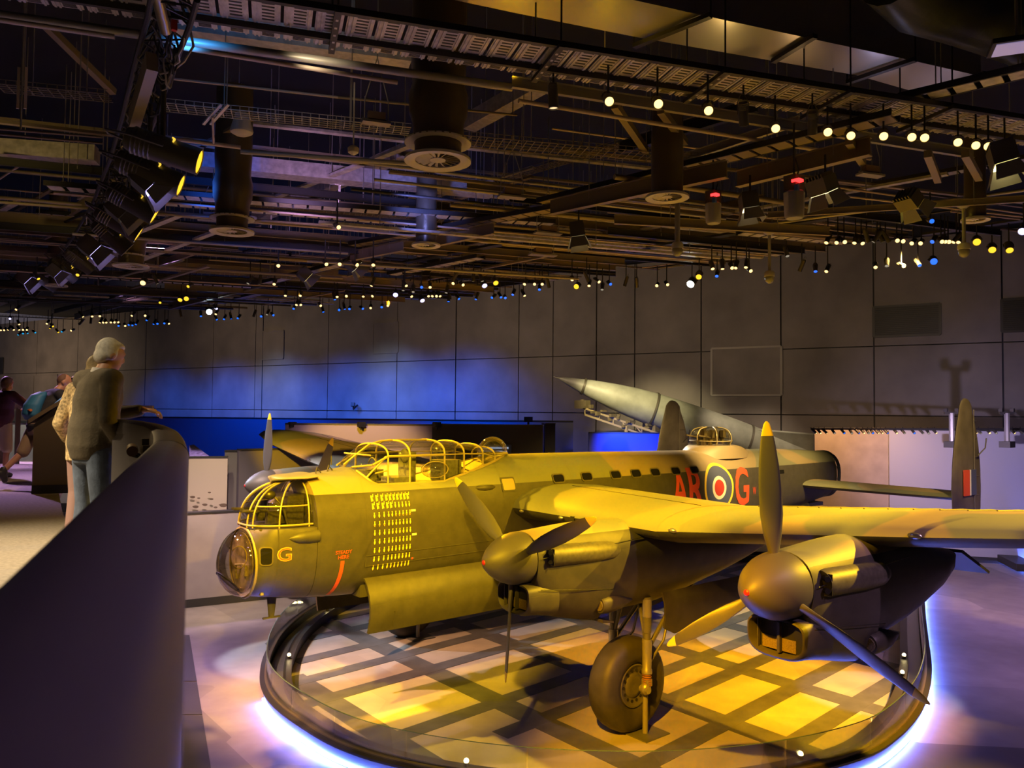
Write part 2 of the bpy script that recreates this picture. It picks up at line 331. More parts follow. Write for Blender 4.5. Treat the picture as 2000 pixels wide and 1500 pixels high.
for k, (u, v) in enumerate(((571, 829), (706, 829), (853, 829), (1032, 819))):
    p = PD(u, v, 30.9); t = thing('wall_fixture', p, 'small black floodlight standing on the partition coping, number %s from the far wing tip' % ('one', 'two', 'three', 'four')[k], 'floodlight')
    m = MB(); m.box(p, (.28, .2, .2)); m.build('housing', BLACK, t); m = MB(); m.box(p-V((0, 0, .14)), (.06, .06, .14)); m.build('foot', BLACK, t)
p = hit(700, 791)+WN*.5; t = thing('wall_camera', p, 'small black camera on a bracket against the blue wall', 'camera'); m = MB(); m.bar(p, p+WN*.5+V((.3, 0, .05)), .25, .25); m.build('housing', BLACK, t); m = MB(); m.tube([p-WN*.4, p-V((0, 0, .3)), p], .06); m.build('bracket', BLACK, t)
# partitions and line of little spotlights behind the tail
slab('display_wall', 'orange lit partition behind the open tail end', 1590, 31.8, 1736, 31.2, 5.03, .25, mat('tan_wall', (.40,.31,.24), .6, noise=.15, nscale=1.5))
slab('display_wall', 'lavender lit partition behind the near tail fin', 1735, 31.0, 2060, 29.5, 5.02, .25, mat('lav_wall', (.40,.38,.42), .6))
spot('orange_wash', PD(1660, 800, 28.5)+V((0,0,1)), PD(1680, 900, 31.3), (1, .54, .24), 1000, 95, .9)
spot('lavender_wash', PD(1850, 900, 22), PD(1880, 930, 30.5), (.70, .56, .95), 2700, 60, 1.)
# blue lit wall sliver under the rocket
slab('display_wall', 'deep blue glowing low wall under the rocket launcher', 1150, 33.5, 1310, 33.5, 4.72, .2, mat('royal_blue', (.06,.09,.55), .5))
spot('royal_wash', PD(1230, 800, 30.5), PD(1230, 868, 33.4), (.05, .12, 1), 2600, 60, .9)
slab('display_wall', 'dark partition end between the blue wall and the rocket', 1062, 32.0, 1082, 32.2, 5.1, .3, BLACK)

# ------------------------------------------------------------------ rocket on its launcher
t = thing('long_range_rocket', PD(1340, 880, 38), 'long grey finned rocket tilted on a launching trailer in front of the dark wall', 'rocket')
ax = (R3*cos(radians(18.2)) - U3*sin(radians(18.2))); N0 = PD(1080, 735, 38)
RKT = mat('rocket_paint', (.24,.25,.21), .5, noise=.22, nscale=1.6); RKD = mat('rocket_dark', (.10,.10,.10), .5)
m = MB(); m.lathe([(0, .01), (.35, .045), (.36, .07), (1.0, .24), (2.0, .45), (3.0, .61), (4.0, .73), (5.0, .80), (6.0, .825), (8.0, .825), (9.0, .81), (10.5, .74), (12, .62), (13.3, .52), (14, .50)], N0, ax, 36); body = m.build('body', RKT, t, 50)
for d, r in ((1.55, .385), (5.1, .81), (9.9, .775)):
    m = MB(); m.lathe([(d-.05, r), (d-.05, r+.03), (d+.05, r+.035), (d+.05, r+.005)], N0, ax, 36, False); m.build('clamp_band', mat('band_steel', (.10,.09,.07), .5, .4), body)
sx = V((0,0,1)).cross(ax).normalized(); sy = ax.cross(sx)
for k in range(4):
    a = radians(35+90*k); dr = sx*cos(a)+sy*sin(a); n = ax.cross(dr)*.06
    m = MB(); m.prism([N0+ax*d+dr*r+n for d, r in ((10.0, .72), (12.4, 1.42), (13.6, 1.78), (14.1, 1.78), (14.1, .5), (12, .6))], -2*n); m.build('fin', RKT if k else RKD, t)
m = MB()
for off, sd in ((-1.05, .35), (-1.05, -.35), (-1.35, .35), (-1.35, -.35)):
    m.bar(N0+ax*1.6+sy*0+U3*off+F2*sd, N0+ax*9.5+U3*(off-.1)+F2*sd, .09, .09)
for k in range(22):
    d = 1.6+.36*k; m.bar(N0+ax*d-U3*1.05-F2*.35, N0+ax*(d+.36*(k % 2))-U3*1.37-F2*.35, .05, .05); m.bar(N0+ax*d-U3*1.05-F2*.35, N0+ax*d-U3*1.05+F2*.35, .05, .05)
m.build('lifting_arm', mat('launcher_paint', (.26,.20,.09), .55), t)
m = MB()
for d in (1.5, 5.0): m.lathe([(0, .12), (.3, .12)], N0+ax*d-U3*.95, U3, 10); m.box(N0+ax*d-U3*.9, (.3, .8, .4))
for k in range(14): m.box(N0+ax*(1.4+random.random()*3.5)-U3*random.uniform(.8, 1.3)-F2*.4, (random.uniform(.1, .4), .15, random.uniform(.08, .2)))
m.build('cradle', mat('launcher_gear', (.16,.13,.07), .5, .3), t)['kind'] = 'stuff'
m = MB(); P = PD(1223, 832, 37.6); m.tube([P, V((P.x, P.y, .0))], .085); m.build('prop_leg', mat('launcher_paint'  , (.26,.20,.09), .55), t)
m = MB(); P = N0+ax*11-U3*1.0; m.box((P.x, P.y, 1.5), (5, 1.8, 3.0)); m.build('trailer_bed', RKD, t)
p = N0+WN*4; spot('rocket_light', PD(1100, 560, 30), N0+ax*4, (1, .82, .40), 9000, 34, .8)
spot('rocket_light', PD(1500, 560, 32), N0+ax*10, (1, .76, .5), 3400, 40, .8)

# ------------------------------------------------------------------ platform under the bomber
RING = [(23.66, -1.32), (20.5, -2.69), (17.66, -3.93), (15.4, -4.95), (13.45, -5.83), (11.9, -6.43), (10.6, -6.82), (9.3, -7.06), (8.1, -7.1), (6.6, -6.75), (5.2, -6.1), (4.0, -5.2), (3.0, -4.1), (2.25, -2.85), (1.9, -1.75), (1.80, -.55), (1.81, .4), (1.95, 1.25), (2.25, 2.15),
        (2.85, 3.4), (3.8, 4.9), (5.1, 6.35), (6.6, 7.5), (8.6, 8.5), (11, 9.1), (14, 8.8), (18, 7.4), (21.5, 5.2), (23.8, 2.4), (24.4, .4)]
def closed_spline(P, n):
    out = []; k = len(P)
    for i in range(k):
        p0, p1, p2, p3 = [V((*P[(i+j) % k], 0)) for j in (-1, 0, 1, 2)]
        for s in range(n):
            t = s/n; out.append(.5*((2*p1)+(p2-p0)*t+(2*p0-5*p1+4*p2-p3)*t*t+(3*p1-p0-3*p2+p3)*t**3))
    return out
RP = closed_spline(RING, 7); NRP = len(RP)
def rnorm(i): a, b2 = RP[i-1], RP[(i+1) % NRP]; d = (b2-a).normalized(); return V((-d.y, d.x, 0))
_c = V((10, 0, 0)); RNV = [rnorm(i) if rnorm(i).dot(RP[i]-_c) > 0 else -rnorm(i) for i in range(NRP)]
def band(prof, i0=0, i1=None, closed=True):            # prof: (offset outward, z) section swept round the edge
    idx = range(NRP) if i1 is None else range(i0, i1); m = MB()
    rings = [[RP[i % NRP]+RNV[i % NRP]*o+V((0, 0, z)) for o, z in prof] for i in idx]
    if closed and i1 is None: rings.append(rings[0])
    m.loft(rings, i1 is not None); return m
PLM = bpy.data.materials.new('platform_floor'); PLM.use_nodes = True
floor_nodes(PLM, [(.50,.45,.40), (.55,.50,.44), (.45,.40,.37), (.50,.46,.42)], (.3, .55, .8), .5)
m = MB(); pts = [RP[i]-RNV[i]*.52+V((0, 0, .006)) for i in range(NRP)]; m.add(pts, [list(range(NRP))]); plat = m.build('floor_platform', PLM, None, 0, kind='structure')
STR = mat('lattice_band_paint', (.10,.105,.115), .55, noise=.2, nscale=3)
def inside(x, y):
    c = False; j = NRP-1
    for i in range(NRP):
        a, b2 = pts[i], pts[j]
        if (a.y > y) != (b2.y > y) and x < (b2.x-a.x)*(y-a.y)/(b2.y-a.y)+a.x: c = not c
        j = i
    return c
def stripe(p, q, w, z=.008):
    p, q = V((*p, 0)), V((*q, 0)); n = int((q-p).length/.12); T = [p+(q-p)*i/n for i in range(n+1)]; T = [t for t in T if inside(t.x, t.y)]
    if len(T) > 2: m = MB(); m.bar(T[0]+V((0,0,z)), T[-1]+V((0,0,z)), w, .006); m.build('floor_band', STR, plat, 0)
for x in (3.05, 5.58, 8.2, 10.95, 13.77, 16.5, 19.2): stripe((x, -9), (x-.08, 10), .55)
for y, x0, x1 in ((5.0, 0, 9), (3.6, 0, 25), (2.4, 0, 25), (1.2, 0, 25), (-1.2, 0, 25), (-2.35, 4.6, 25), (-3.4, 8.2, 25), (-4.75, 0, 25), (-6.0, 8, 25), (6.2, 0, 25)):
    stripe((x0, y+.09*(x0-6)), (x1, y+.09*(x1-6)), .40, .0105)
FASC = mat('fascia_paint', (.10,.10,.115), .45); BRUSH = mat('brushed_edge', (.35,.30,.27), .3, .8)
kb = thing('platform_edge', (2, 0, 0), 'dark curved kerb with glass rail round the bomber platform', 'platform')
band([(-.02, .045), (.0, .045), (.05, .29), (-.02, .29)]).build('fascia', FASC, kb, 30)
band([(.07, .285), (.07, .32), (-.10, .325), (-.10, .285)]).build('rubber_cap', BLACK, kb, 30)
band([(-.02, .322), (-.02, .345), (-.09, .345), (-.09, .322)]).build('glass_channel', BRUSH, kb, 30)
band([(-.10, .02), (-.10, .12), (-.44, .12), (-.44, .02)]).build('gutter', mat('gutter_grey', (.22,.21,.2), .35, .4), kb, 30)
band([(-.38, .02), (-.38, .24), (-.54, .24), (-.54, .005)]).build('inner_kerb', DARK, kb, 30)
band([(-.08, .0), (-.08, .05), (-.02, .05), (-.02, .0)]).build('led_backing', BLACK, kb, 30)
i0 = 14*7+10
LEDM = mat('blue_led', (.02,.02,.02), .4, emit=(.09, .17, 1.0), estr=150)
def arc(i0, i1, name, mt, prof): return band(prof, i0, i1).build(name, mt, kb, 30)
arc(0, 7*17+3, 'led_strip', LEDM, [(.02, .055), (.045, .055), (.045, .085), (.02, .085)]); 
k = 0; i = 0
while i < NRP:
    j = min(i+9, NRP); idx = list(range(i, j+1)); m = MB(); rings = []
    for q, ii in enumerate(idx):
        e = .012 if q == 0 else (-.012 if q == len(idx)-1 else 0); a = RP[ii % NRP]; t = (RP[(ii+1) % NRP]-RP[ii-1]).normalized()*e
        rings.append([a+t+RNV[ii % NRP]*o+V((0, 0, z)) for o, z in ((-.048, .34), (-.048, .79), (-.062, .79), (-.062, .34))])
    m.loft(rings); m.build('glass_panel', BALG, kb, 30); i = j
EDGE = mat('glass_edge', (.10,.16,.16), .2)
band([(-.047, .790), (-.047, .796), (-.063, .796), (-.063, .790)]).build('glass_top_edge', EDGE, kb, 0)
KL = lens('kerb_lamp_glow', (1, .78, .35), 14)
lamps = [(665, 1196), (552, 1288), (1690, 1310), (1736, 1317), (1622, 1265)]
near = [min(range(NRP), key=lambda i: (RP[i]-RNV[i]*.46-PZ(u, v, .25)).xy.length) for u, v in lamps]
for q, i in enumerate(sorted(near + [60, 75, 86, 150, 165])):
    p = RP[i]-RNV[i]*.46+V((0, 0, .26)); t = thing('kerb_lamp', p, 'small warm kerb lamp of the platform, %s round from the tail, near side first' % 'first second third fourth fifth sixth seventh eighth ninth tenth'.split()[q], 'lamp', 'lamps on the platform kerb')
    m = MB(); m.lathe([(-.03, .04), (.03, .04), (.05, .02)], p, (0,0,1), 10); m.build('base', DARK, t); m = MB(); m.ball(p+V((0, 0, .06)), .04, 10, 8); m.build('bulb', KL, t)
# tail trestle
t = thing('tail_trestle', (18.6, 0, 0), 'blue-grey steel trestle holding up the bomber tail', 'trestle'); TR = mat('trestle_paint', (.28,.31,.40), .45)
for y in (-.9, .9):
    for a, b2 in (((17.6, y*1.5, 0), (18.6, y*.3, 2.85)), ((19.6, y*1.5, 0), (18.6, y*.3, 2.85)), ((17.9, y*1.3, .9), (19.3, y*1.3, .9))):
        m = MB(); m.bar(a, b2, .09, .09); m.build('strut', TR, t)
for x in (17.6, 19.6): m = MB(); m.bar((x, -1.35, .06), (x, 1.35, .06), .1, .1); m.build('strut', TR, t)
m = MB(); m.box((18.6, 0, 2.84), (.8, .8, .1)); m.build('saddle', TR, t)
for sgn in (-1, 1):
    t = thing('axle_stand', (6.68, sgn*3.656-.31, 0), 'slim grey post standing under the axle of the %s main wheel' % ('nearer' if sgn < 0 else 'farther'), 'stand')
    m = MB(); m.lathe([(.02, .05), (.76, .045)], (6.62, sgn*3.656-.33, 0), (0,0,1), 12); m.build('post', mat('stand_grey', (.22,.21,.20), .45), t); m = MB(); m.box((6.65, sgn*3.656-.35, .015), (.62, .5, .025)); m.build('dark_floor_slab', STR, t)  # thin dark slab at the foot of the post

# another glowing platform edge far across the gallery
t = thing('glowing_step', PZ(1985, 1096, 0), 'far low step with a brilliant blue-white glowing edge near the lavender wall', 'step')
a, b2 = PZ(1952, 1080, .1), PZ(2030, 1118, .1); n = (b2-a).normalized(); n = V((-n.y, n.x, 0)); n = n if n.dot(F2) > 0 else -n
m = MB(); m.prism([a, b2, b2+n*.7, a+n*.7], (0, 0, .25)); m.build('body', DARK, t, 0); m = MB(); m.bar(a-n*.03, b2-n*.03, .04, .06); m.build('led_strip', LEDM, t, 0)
# ================================================================== the bomber
plane = thing('bomber_aircraft', (6.0, 0, 0), 'four-engined wartime bomber in camouflage and night black standing on the round platform', 'aircraft')
CF = camo_mat('fuselage_paint', 4.12); CW = camo_mat('wing_paint', 0, under=-.15)
def lerp(t, xs):                       # piecewise linear table lookup
    for a, b in zip(xs, xs[1:]):
        if t <= b[0]:
            k = max(0, (t-a[0])/(b[0]-a[0])); return [p+(q-p)*k for p, q in zip(a[1:], b[1:])]
    return list(xs[-1][1:])
# x : top, bottom, half width
FUS = [(.98, 3.57, 2.46, .575), (1.03, 3.64, 2.445, .615), (1.1, 3.76, 2.43, .655), (1.2, 3.98, 2.41, .70), (1.4, 4.26, 2.38, .755), (1.7, 4.39, 2.33, .80), (1.95, 4.42, 2.30, .825), (2.5, 4.48, 2.25, .86), (2.8, 4.53, 2.235, .87), (3.3, 4.60, 2.23, .875), (6.6, 4.67, 2.30, .875),
       (9, 4.655, 2.33, .875), (12.0, 4.617, 2.36, .87), (13.2, 4.60, 2.40, .855), (15, 4.585, 2.53, .80), (16.6, 4.565, 2.68, .73), (18, 4.51, 2.82, .64), (19.3, 4.44, 2.97, .54), (19.75, 4.41, 3.04, .50)]
def fus(x): return lerp(x, FUS)
def half_y(x, z):
    t, b, w = fus(x); zc = b+(t-b)*.53 if t > 4.2 else 3.02+(t-3.57)*.6; h, n = (t-zc, 2.25) if z >= zc else (zc-b, 2.7)
    k = min(.9995, abs(z-zc)/h); return w*(1-k**n)**(1/n)
def sill(x): return lerp(x, [(2.8, 9), (2.86, 4.53), (3.05, 4.30), (3.2, 4.23), (4.62, 4.22), (4.75, 4.26), (5.6, 4.45), (6.3, 4.62), (6.62, 4.69), (6.65, 9)])[0]
def turret_cut(x): return 3.60 if x < 1.945 else 9
def fring(x, cut=9, n=44):
    t, b, w = fus(x); zc = b+(t-b)*.53 if t > 4.2 else 3.02+(t-3.57)*.6; R = []
    for j in range(n):
        a = 2*pi*j/n; cx, sz = cos(a), sin(a)
        h, e = (t-zc, 2.25) if sz >= 0 else (zc-b, 2.7)
        y = w*abs(cx)**(2/e)*(1 if cx >= 0 else -1); z = zc + h*abs(sz)**(2/e)*(1 if sz >= 0 else -1)
        R.append(V((x, y, min(z, cut))))
    return R
m = MB(); xs = [.98, 1.0, 1.03, 1.06, 1.1, 1.15, 1.2, 1.3, 1.4, 1.55, 1.7, 1.94]
m.loft([fring(x, 3.60) for x in xs])
xs = [1.95, 2.2, 2.5, 2.79, 2.86, 2.95, 3.05, 3.2, 3.6, 4, 4.4, 4.62, 4.75, 5.0, 5.3, 5.6, 5.95, 6.3, 6.62, 6.66, 7, 8, 9, 10, 11, 12, 12.6, 13.2, 14, 15, 15.8, 16.6, 17.3, 18, 18.7, 19.3, 19.55]
m.loft([fring(x, sill(x)) for x in xs])
fuselage = m.build('fuselage', CF, plane, 50)

def on_side(poly_mesh_bm, off=.008, sgn=-1):
    for v in poly_mesh_bm.verts: v.co.y = sgn*(half_y(v.co.x, v.co.z)+off)
def decal(name, faces, mt, parent=fuselage, off=.008, step=.07, label=None, sgn=-1):
    """flat paint laid on the fuselage side: faces = polygons of (x, z)"""
    bm = bmesh.new()
    for poly in faces:
        try: bm.faces.new([bm.verts.new((x, 0, z)) for x, z in poly])
        except Exception: pass
    zs = [v.co.z for v in bm.verts]; z = min(zs)+step
    while z < max(zs):
        bmesh.ops.bisect_plane(bm, geom=bm.verts[:]+bm.edges[:]+bm.faces[:], plane_co=(0,0,z), plane_no=(0,0,1)); z += step
    on_side(bm, off, sgn); bmesh.ops.triangulate(bm, faces=bm.faces[:]); bmesh.ops.recalc_face_normals(bm, faces=bm.faces[:])
    me = bpy.data.meshes.new(name); bm.to_mesh(me); bm.free(); me.materials.append(mt)
    return link(name, me, parent, label=label)
def text_polys(s, w, h, x, z, bold=0., shear=0.):
    cu = bpy.data.curves.new('t', 'FONT'); cu.body = s; cu.resolution_u = 3; cu.offset = bold; ob = bpy.data.objects.new('t', cu); COL.objects.link(ob)
    me = bpy.data.meshes.new_from_object(ob.evaluated_get(bpy.context.evaluated_depsgraph_get()))
    X = [v.co.x for v in me.vertices]; Y = [v.co.y for v in me.vertices]; x0, x1, y0, y1 = min(X), max(X), min(Y), max(Y)
    P = [[(x+(me.vertices[i].co.x-x0)/(x1-x0)*w, z+(me.vertices[i].co.y-y0)/(y1-y0)*h) for i in p.vertices] for p in me.polygons]
    bpy.data.objects.remove(ob); bpy.data.curves.remove(cu); bpy.data.meshes.remove(me); return P
def rrect(x0, x1, z0, z1, r, n=4):
    P = []
    for cx, cz, a0 in ((x1-r, z1-r, 0), (x0+r, z1-r, 90), (x0+r, z0+r, 180), (x1-r, z0+r, 270)):
        for k in range(n+1): a = radians(a0+90*k/n); P.append((cx+r*cos(a), cz+r*sin(a)))
    return P
def disc(x, z, r, n=40): return [(x+r*cos(2*pi*i/n), z+r*sin(2*pi*i/n)) for i in range(n)]
def annulus(x, z, r0, r1, n=40):
    A, B = disc(x, z, r0, n), disc(x, z, r1, n); return [[A[i], A[(i+1) % n], B[(i+1) % n], B[i]] for i in range(n)]
CODE = mat('dull_red_paint', (.62, .075, .03), .6); RB = mat('roundel_blue', (.06,.075,.16), .6); RY = mat('roundel_yellow', (.78,.55,.05), .6); RW = mat('roundel_white', (.68,.66,.58), .6); RR = mat('roundel_red', (.42,.035,.025), .6)
decal('code_letter', text_polys('A', .60, 1.02, 11.17, 3.20, .02), CODE, label='tall dull red code letter A'); decal('code_letter', text_polys('R', .60, 1.02, 11.82, 3.20, .02), CODE, label='tall dull red code letter R')
decal('code_letter', text_polys('G', .66, 1.02, 13.78, 3.14, .02), CODE, label='tall dull red code letter G')
decal('serial_number', text_polys('W', .16, .2, 14.62, 3.40, .01), CODE, label='small red serial letter')
rx, rz = 13.07, 3.67
decal('roundel', annulus(rx, rz, .56, .635), RY, label='yellow outer ring of the roundel'); decal('roundel', annulus(rx, rz, .30, .56), RB, label='dark blue ring of the roundel')
decal('roundel', annulus(rx, rz, .21, .30), RW, label='white ring of the roundel'); decal('roundel', [disc(rx, rz, .21)], RR, label='red centre of the roundel')
# nose marks
ORG = mat('orange_outline_paint', (.85,.33,.06), .6)
decal('nose_letter', text_polys('G', .235, .235, 1.275, 3.075, .02), ORG, off=.009); decal('nose_letter', text_polys('G', .205, .205, 1.29, 3.09, -.012), CODE, off=.013, label='red infill of the small nose letter G')
decal('stencil_text', text_polys('STEADY', .30, .062, 2.27, 3.105, .01), CODE); decal('stencil_text', text_polys('HERE', .20, .062, 2.32, 3.02, .01), CODE)
decal('jacking_stripe', [[(2.385-.035*k, 2.985-.075*k), (2.455-.035*k, 2.985-.075*k), (2.42-.035*k, 2.91-.075*k), (2.35-.035*k, 2.91-.075*k)] for k in (0, .3, .6, .9, 1.2, 1.6, 2.2, 3, 4, 5, 6, 7, 8)] if False else
      [[(2.37-.10*t*t, 2.985-.70*t), (2.44-.10*t*t, 2.985-.70*t), (2.44-.10*(t+.1)**2, 2.985-.70*(t+.1)), (2.37-.10*(t+.1)**2, 2.985-.70*(t+.1))] for t in [i/10 for i in range(10)]], CODE, label='red vertical stripe')
# mission tally: ten columns of little yellow bombs
TY = mat('tally_yellow', (.86,.62,.06), .6); bombs = []; reds = []
xs_col = [2.99, 3.085, 3.185, 3.275, 3.35, 3.425, 3.50, 3.575, 3.65, 3.72]
for r in range(9):
    for c in range(10):
        x = xs_col[c]+.003*r; z = 4.035-.155*r - .02*(r == 0)
        if r < 2 and (r == 0 or c < 5):
            bombs += [[(x-.03, z+.05), (x-.005, z+.05), (x, z+.02), (x-.01, z-.05), (x-.03, z-.055)], [(x, z+.02), (x+.02, z+.02), (x+.03, z+.075), (x+.02, z+.075)], [(x-.005, z-.045), (x+.012, z-.045), (x+.006, z+.0), (x, z)]]
        else:
            bombs += [[(x-.013, z+.045), (x+.013, z+.045), (x+.006, z+.02), (x+.016, z-.01), (x+.013, z-.035), (x, z-.052), (x-.013, z-.035), (x-.016, z-.01), (x-.006, z+.02)]]
            if (r == 2 and c > 4) or (r == 3 and c < 3): reds.append([(x-.01, z-.035), (x+.01, z-.035), (x+.01, z-.015), (x-.01, z-.015)])
decal('mission_tally', bombs, TY, step=.3, label='rows of small yellow painted bombs'); decal('mission_tally', reds, CODE, off=.012, step=.3, label='red marks on the bomb tally')
for x, z, mt in ((3.80, 3.755, RW), (3.82, 3.32, RW), (3.81, 2.875, RB)): decal('ribbon_patch', [[(x-.05, z-.02), (x+.05, z-.02), (x+.05, z+.02), (x-.05, z+.02)]], mt)
decal('ribbon_patch', [[(3.79, 2.857), (3.83, 2.857), (3.83, 2.893), (3.79, 2.893)]], CODE, off=.012, label='red centre of a ribbon patch')
# side windows
WIN = mat('dark_window', (.012,.012,.012), .12, spec=.8); WF = mat('window_rim', (.10,.085,.05), .5)
for x in (7.5, 8.35, 9.28, 9.97, 10.66, 11.43, 12.17, 16.16):
    decal('cabin_window', [rrect(x-.15, x+.15, 4.165-.075, 4.165+.075, .05)] if x < 16 else [rrect(x-.13, x+.13, 3.90, 4.0, .02)], WIN, off=.012)
    for k in (0,):
        q, p = rrect(x-.15, x+.15, 4.09, 4.24, .05), rrect(x-.175, x+.175, 4.065, 4.265, .065)
        if x < 16: decal('window_rim', [[q[i], q[(i+1) % 20], p[(i+1) % 20], p[i]] for i in range(20)], WF, off=.016)
decal('nose_window', [rrect(1.04, 1.20, 3.04, 3.31, .045)], WIN, off=.01); q, p = rrect(1.04, 1.20, 3.04, 3.31, .045), rrect(1.02, 1.22, 3.02, 3.33, .06)
decal('window_rim', [[q[i], q[(i+1) % 20], p[(i+1) % 20], p[i]] for i in range(20)], WF, off=.014)
decal('access_hatch', [rrect(5.95, 6.25, 4.00, 4.22, .03)], mat('hatch_paint', (.36,.28,.12), .5), off=.02); q, p = rrect(5.95, 6.25, 4.00, 4.22, .03), rrect(5.92, 6.28, 3.97, 4.25, .03)
decal('hatch_rim', [[q[i], q[(i+1) % 20], p[(i+1) % 20], p[i]] for i in range(20)], NIGHT, off=.012)
# side rail along the nose, seams and blisters
m = MB()
for z in (3.02, 2.83):
    m.bar((2.85, -half_y(2.85, z)-.004, z), (6.0, -half_y(6, z)-.004, z+.01), .012, .012)
m.bar((2.85, -half_y(2.85, 2.93)-.004, 3.02), (2.85, -half_y(2.85, 2.93)-.004, 2.83), .012, .012)
m.build('skin_strake', NIGHT, fuselage)
for xx in (1.30, 2.86, 5.95, 7.9, 10.2, 12.7, 15.6, 18.2):
    m = MB(); R = fring(xx, sill(xx) if xx > 2 else 3.6); C0 = V((xx, 0, 3.4))
    m.loft([[p+(p-C0).normalized()*.004+V((dx, 0, 0)) for p in R] for dx in (-.014, .014)], False); m.build('skin_lap', CF, fuselage, 50)
m = MB(); y0 = -half_y(1.75, 3.43)
m.loft([[V((x, y0+.05-r*cos(a)*1.0 if True else 0, 3.44+.02*(x-1.5)+r*sin(a))) for a in [2*pi*j/14 for j in range(14)]] for x, r in ((1.46, .005), (1.52, .05), (1.62, .095), (1.8, .12), (1.97, .125))]); m.build('vent_scoop', NIGHT, fuselage)
m = MB(); m.loft([[V((x, -half_y(x, 4.08)+.02-r*cos(a)*.9, 4.07+r*sin(a)*.8)) for a in [2*pi*j/12 for j in range(12)]] for x, r in ((5.25, .01), (5.35, .07), (5.5, .09), (5.68, .07), (5.8, .01))]); m.build('fairing', CF, fuselage)
# bomb bay: dark recess under the fuselage, two open doors
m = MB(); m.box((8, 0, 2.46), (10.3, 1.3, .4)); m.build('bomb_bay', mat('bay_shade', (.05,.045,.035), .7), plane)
for sgn in (-1, 1):
    m = MB(); rings = []
    for x in (2.83, 4.5, 6.5, 8.5, 10.5, 13.0):
        pr = [(.86, 2.62), (.95, 2.52), (1.035, 2.36), (1.085, 2.18), (1.095, 2.0), (1.06, 1.84), (1.01, 1.70)]
        rings.append([V((x, sgn*y, z)) for y, z in pr] + [V((x, sgn*(y-.055), z+.01)) for y, z in pr[::-1]])
    m.loft(rings); d = m.build('bomb_door', CF, plane, 45)
    m = MB()
    for x in (3.3, 4.6, 5.9, 7.2): m.bar((x, sgn*1.10, 2.05), (x, sgn*1.045, 1.78), .012, .012); m.bar((x, sgn*1.09, 1.80+.2), (x+1.25, sgn*1.09, 1.80+.2), .006, .008)
    m.build('door_stiffener', NIGHT, d)
# pitot mast under the nose
m = MB(); m.loft([[V((1.46+l*cos(a), -.1+.035*sin(a), z)) for a in [2*pi*j/12 for j in range(12)]] for z, l in ((2.44, .13), (2.36, .085), (2.2, .07), (2.03, .05))]); m.box((1.46, -.1, 2.02), (.30, .05, .025)); m.build('pitot_mast', NIGHT, plane)
# bomb aimer's blister
nb = MB(); rings = []
for i in range(9):
    t = i/8; rr = sqrt(max(.0004, 1-(1-t)**2)) if False else sin(t*pi/2)**.92
    rings.append([V((.575+.42*(1-cos(t*pi/2))**.9, .60*rr*cos(a), 3.0-.05*(1-t)+.575*rr*sin(a))) for a in [2*pi*j/28 for j in range(28)]])
nb.loft(rings, False); blister = nb.build('bomb_aimer_blister', glass('blister_dome', (.97,.94,.86), .65), plane, 60)
def ring_tube(parent, c, ax, ra, rb, r, mt, name, n=28, up=(0,0,1)):
    ax = V(ax).normalized(); x = V(up).cross(ax).normalized(); y = ax.cross(x); c = V(c); m = MB(); P = [c + x*ra*cos(2*pi*i/n)+y*rb*sin(2*pi*i/n) for i in range(n+1)]
    m.tube(P, r, 6, False); return m.build(name, mt, parent)
ring_tube(blister, (.985, 0, 3.0), (1,0,0), .605, .585, .022, FRAME, 'rim')
ring_tube(blister, (.735, 0, 2.70), (.72, 0, .70), .27, .23, .016, BLACK, 'aiming_window_rim')
m = MB(); m.lathe([(0, .225), (.008, .225)], (.735, 0, 2.70), (-.72, 0, -.70), 24); m.build('aiming_window', glass('flat_glazing', (.9,.9,.95), .25), blister)
ring_tube(blister, (.80, -.30, 3.14), (.55, .75, -.1), .13, .18, .010, FRAME, 'inner_hoop')
m = MB(); m.lathe([(0, .02), (.0, .50), (.012, .50)], (.962, 0, 3.0), (1,0,0), 28); m.build('nose_bright_disc', mat('nose_lit_gold', (.36,.30,.18), .35, .5, noise=.6, nscale=7, bump=.5, bscale=12), blister)  # added disc, painted bright gold as the lit inside of the nose
m = MB(); m.box((1.14, 0, 2.98), (.05, .95, .95)); m.box((1.03, 0, 2.80), (.12, .7, .05)); m.box((.98, -.18, 2.9), (.12, .16, .18)); m.tube([(.95, .2, 2.7), (.9, .1, 2.95), (1.0, -.25, 3.0)], .02)
m.build('bomb_sight', mat('cockpit_gear', (.22,.19,.12), .5, noise=.4, nscale=25), blister)
# nose turret
def tur(th, ph, g=1.0, c=(1.93, 0, 3.60), a=.975, b=.655, h=.745, e=2.5):
    q = abs(cos(ph))**(2/e); zz = abs(sin(ph))**(2/2.3)
    return V((c[0]-a*g*q*abs(cos(th))**(2/e), b*g*q*(abs(sin(th))**(2/e))*(1 if sin(th) >= 0 else -1), c[2]+h*g*zz))
TH = [radians(-90+180*i/24) for i in range(25)]
m = MB(); m.loft([[tur(t, radians(p)) for t in TH] for p in (0, 12, 24, 36, 48, 60, 72, 82, 89)], False, False); turret = m.build('nose_turret', glass('turret_glazing', (.90,.90,.84), .16), plane, 60)
def bars(parent, lines, r, mt, name='frame_bar'):
    for P in lines: m = MB(); m.tube(P, r, 6); m.build(name, mt, parent)
PH = [radians(90*i/14) for i in range(15)]
bars(turret, [[tur(radians(t), p, 1.01) for p in PH] for t in (-88, -60, -24, -13, 13, 24, 60, 88)], .014, FRAME)
bars(turret, [[tur(t, radians(2), 1.01) for t in TH]], .018, FRAME, 'base_ring')
bars(turret, [[tur(radians(t), radians(25), 1.01) for t in range(-88, -23, 8)], [tur(radians(t), radians(25), 1.01) for t in range(24, 89, 8)]], .014, FRAME, 'cross_bar')
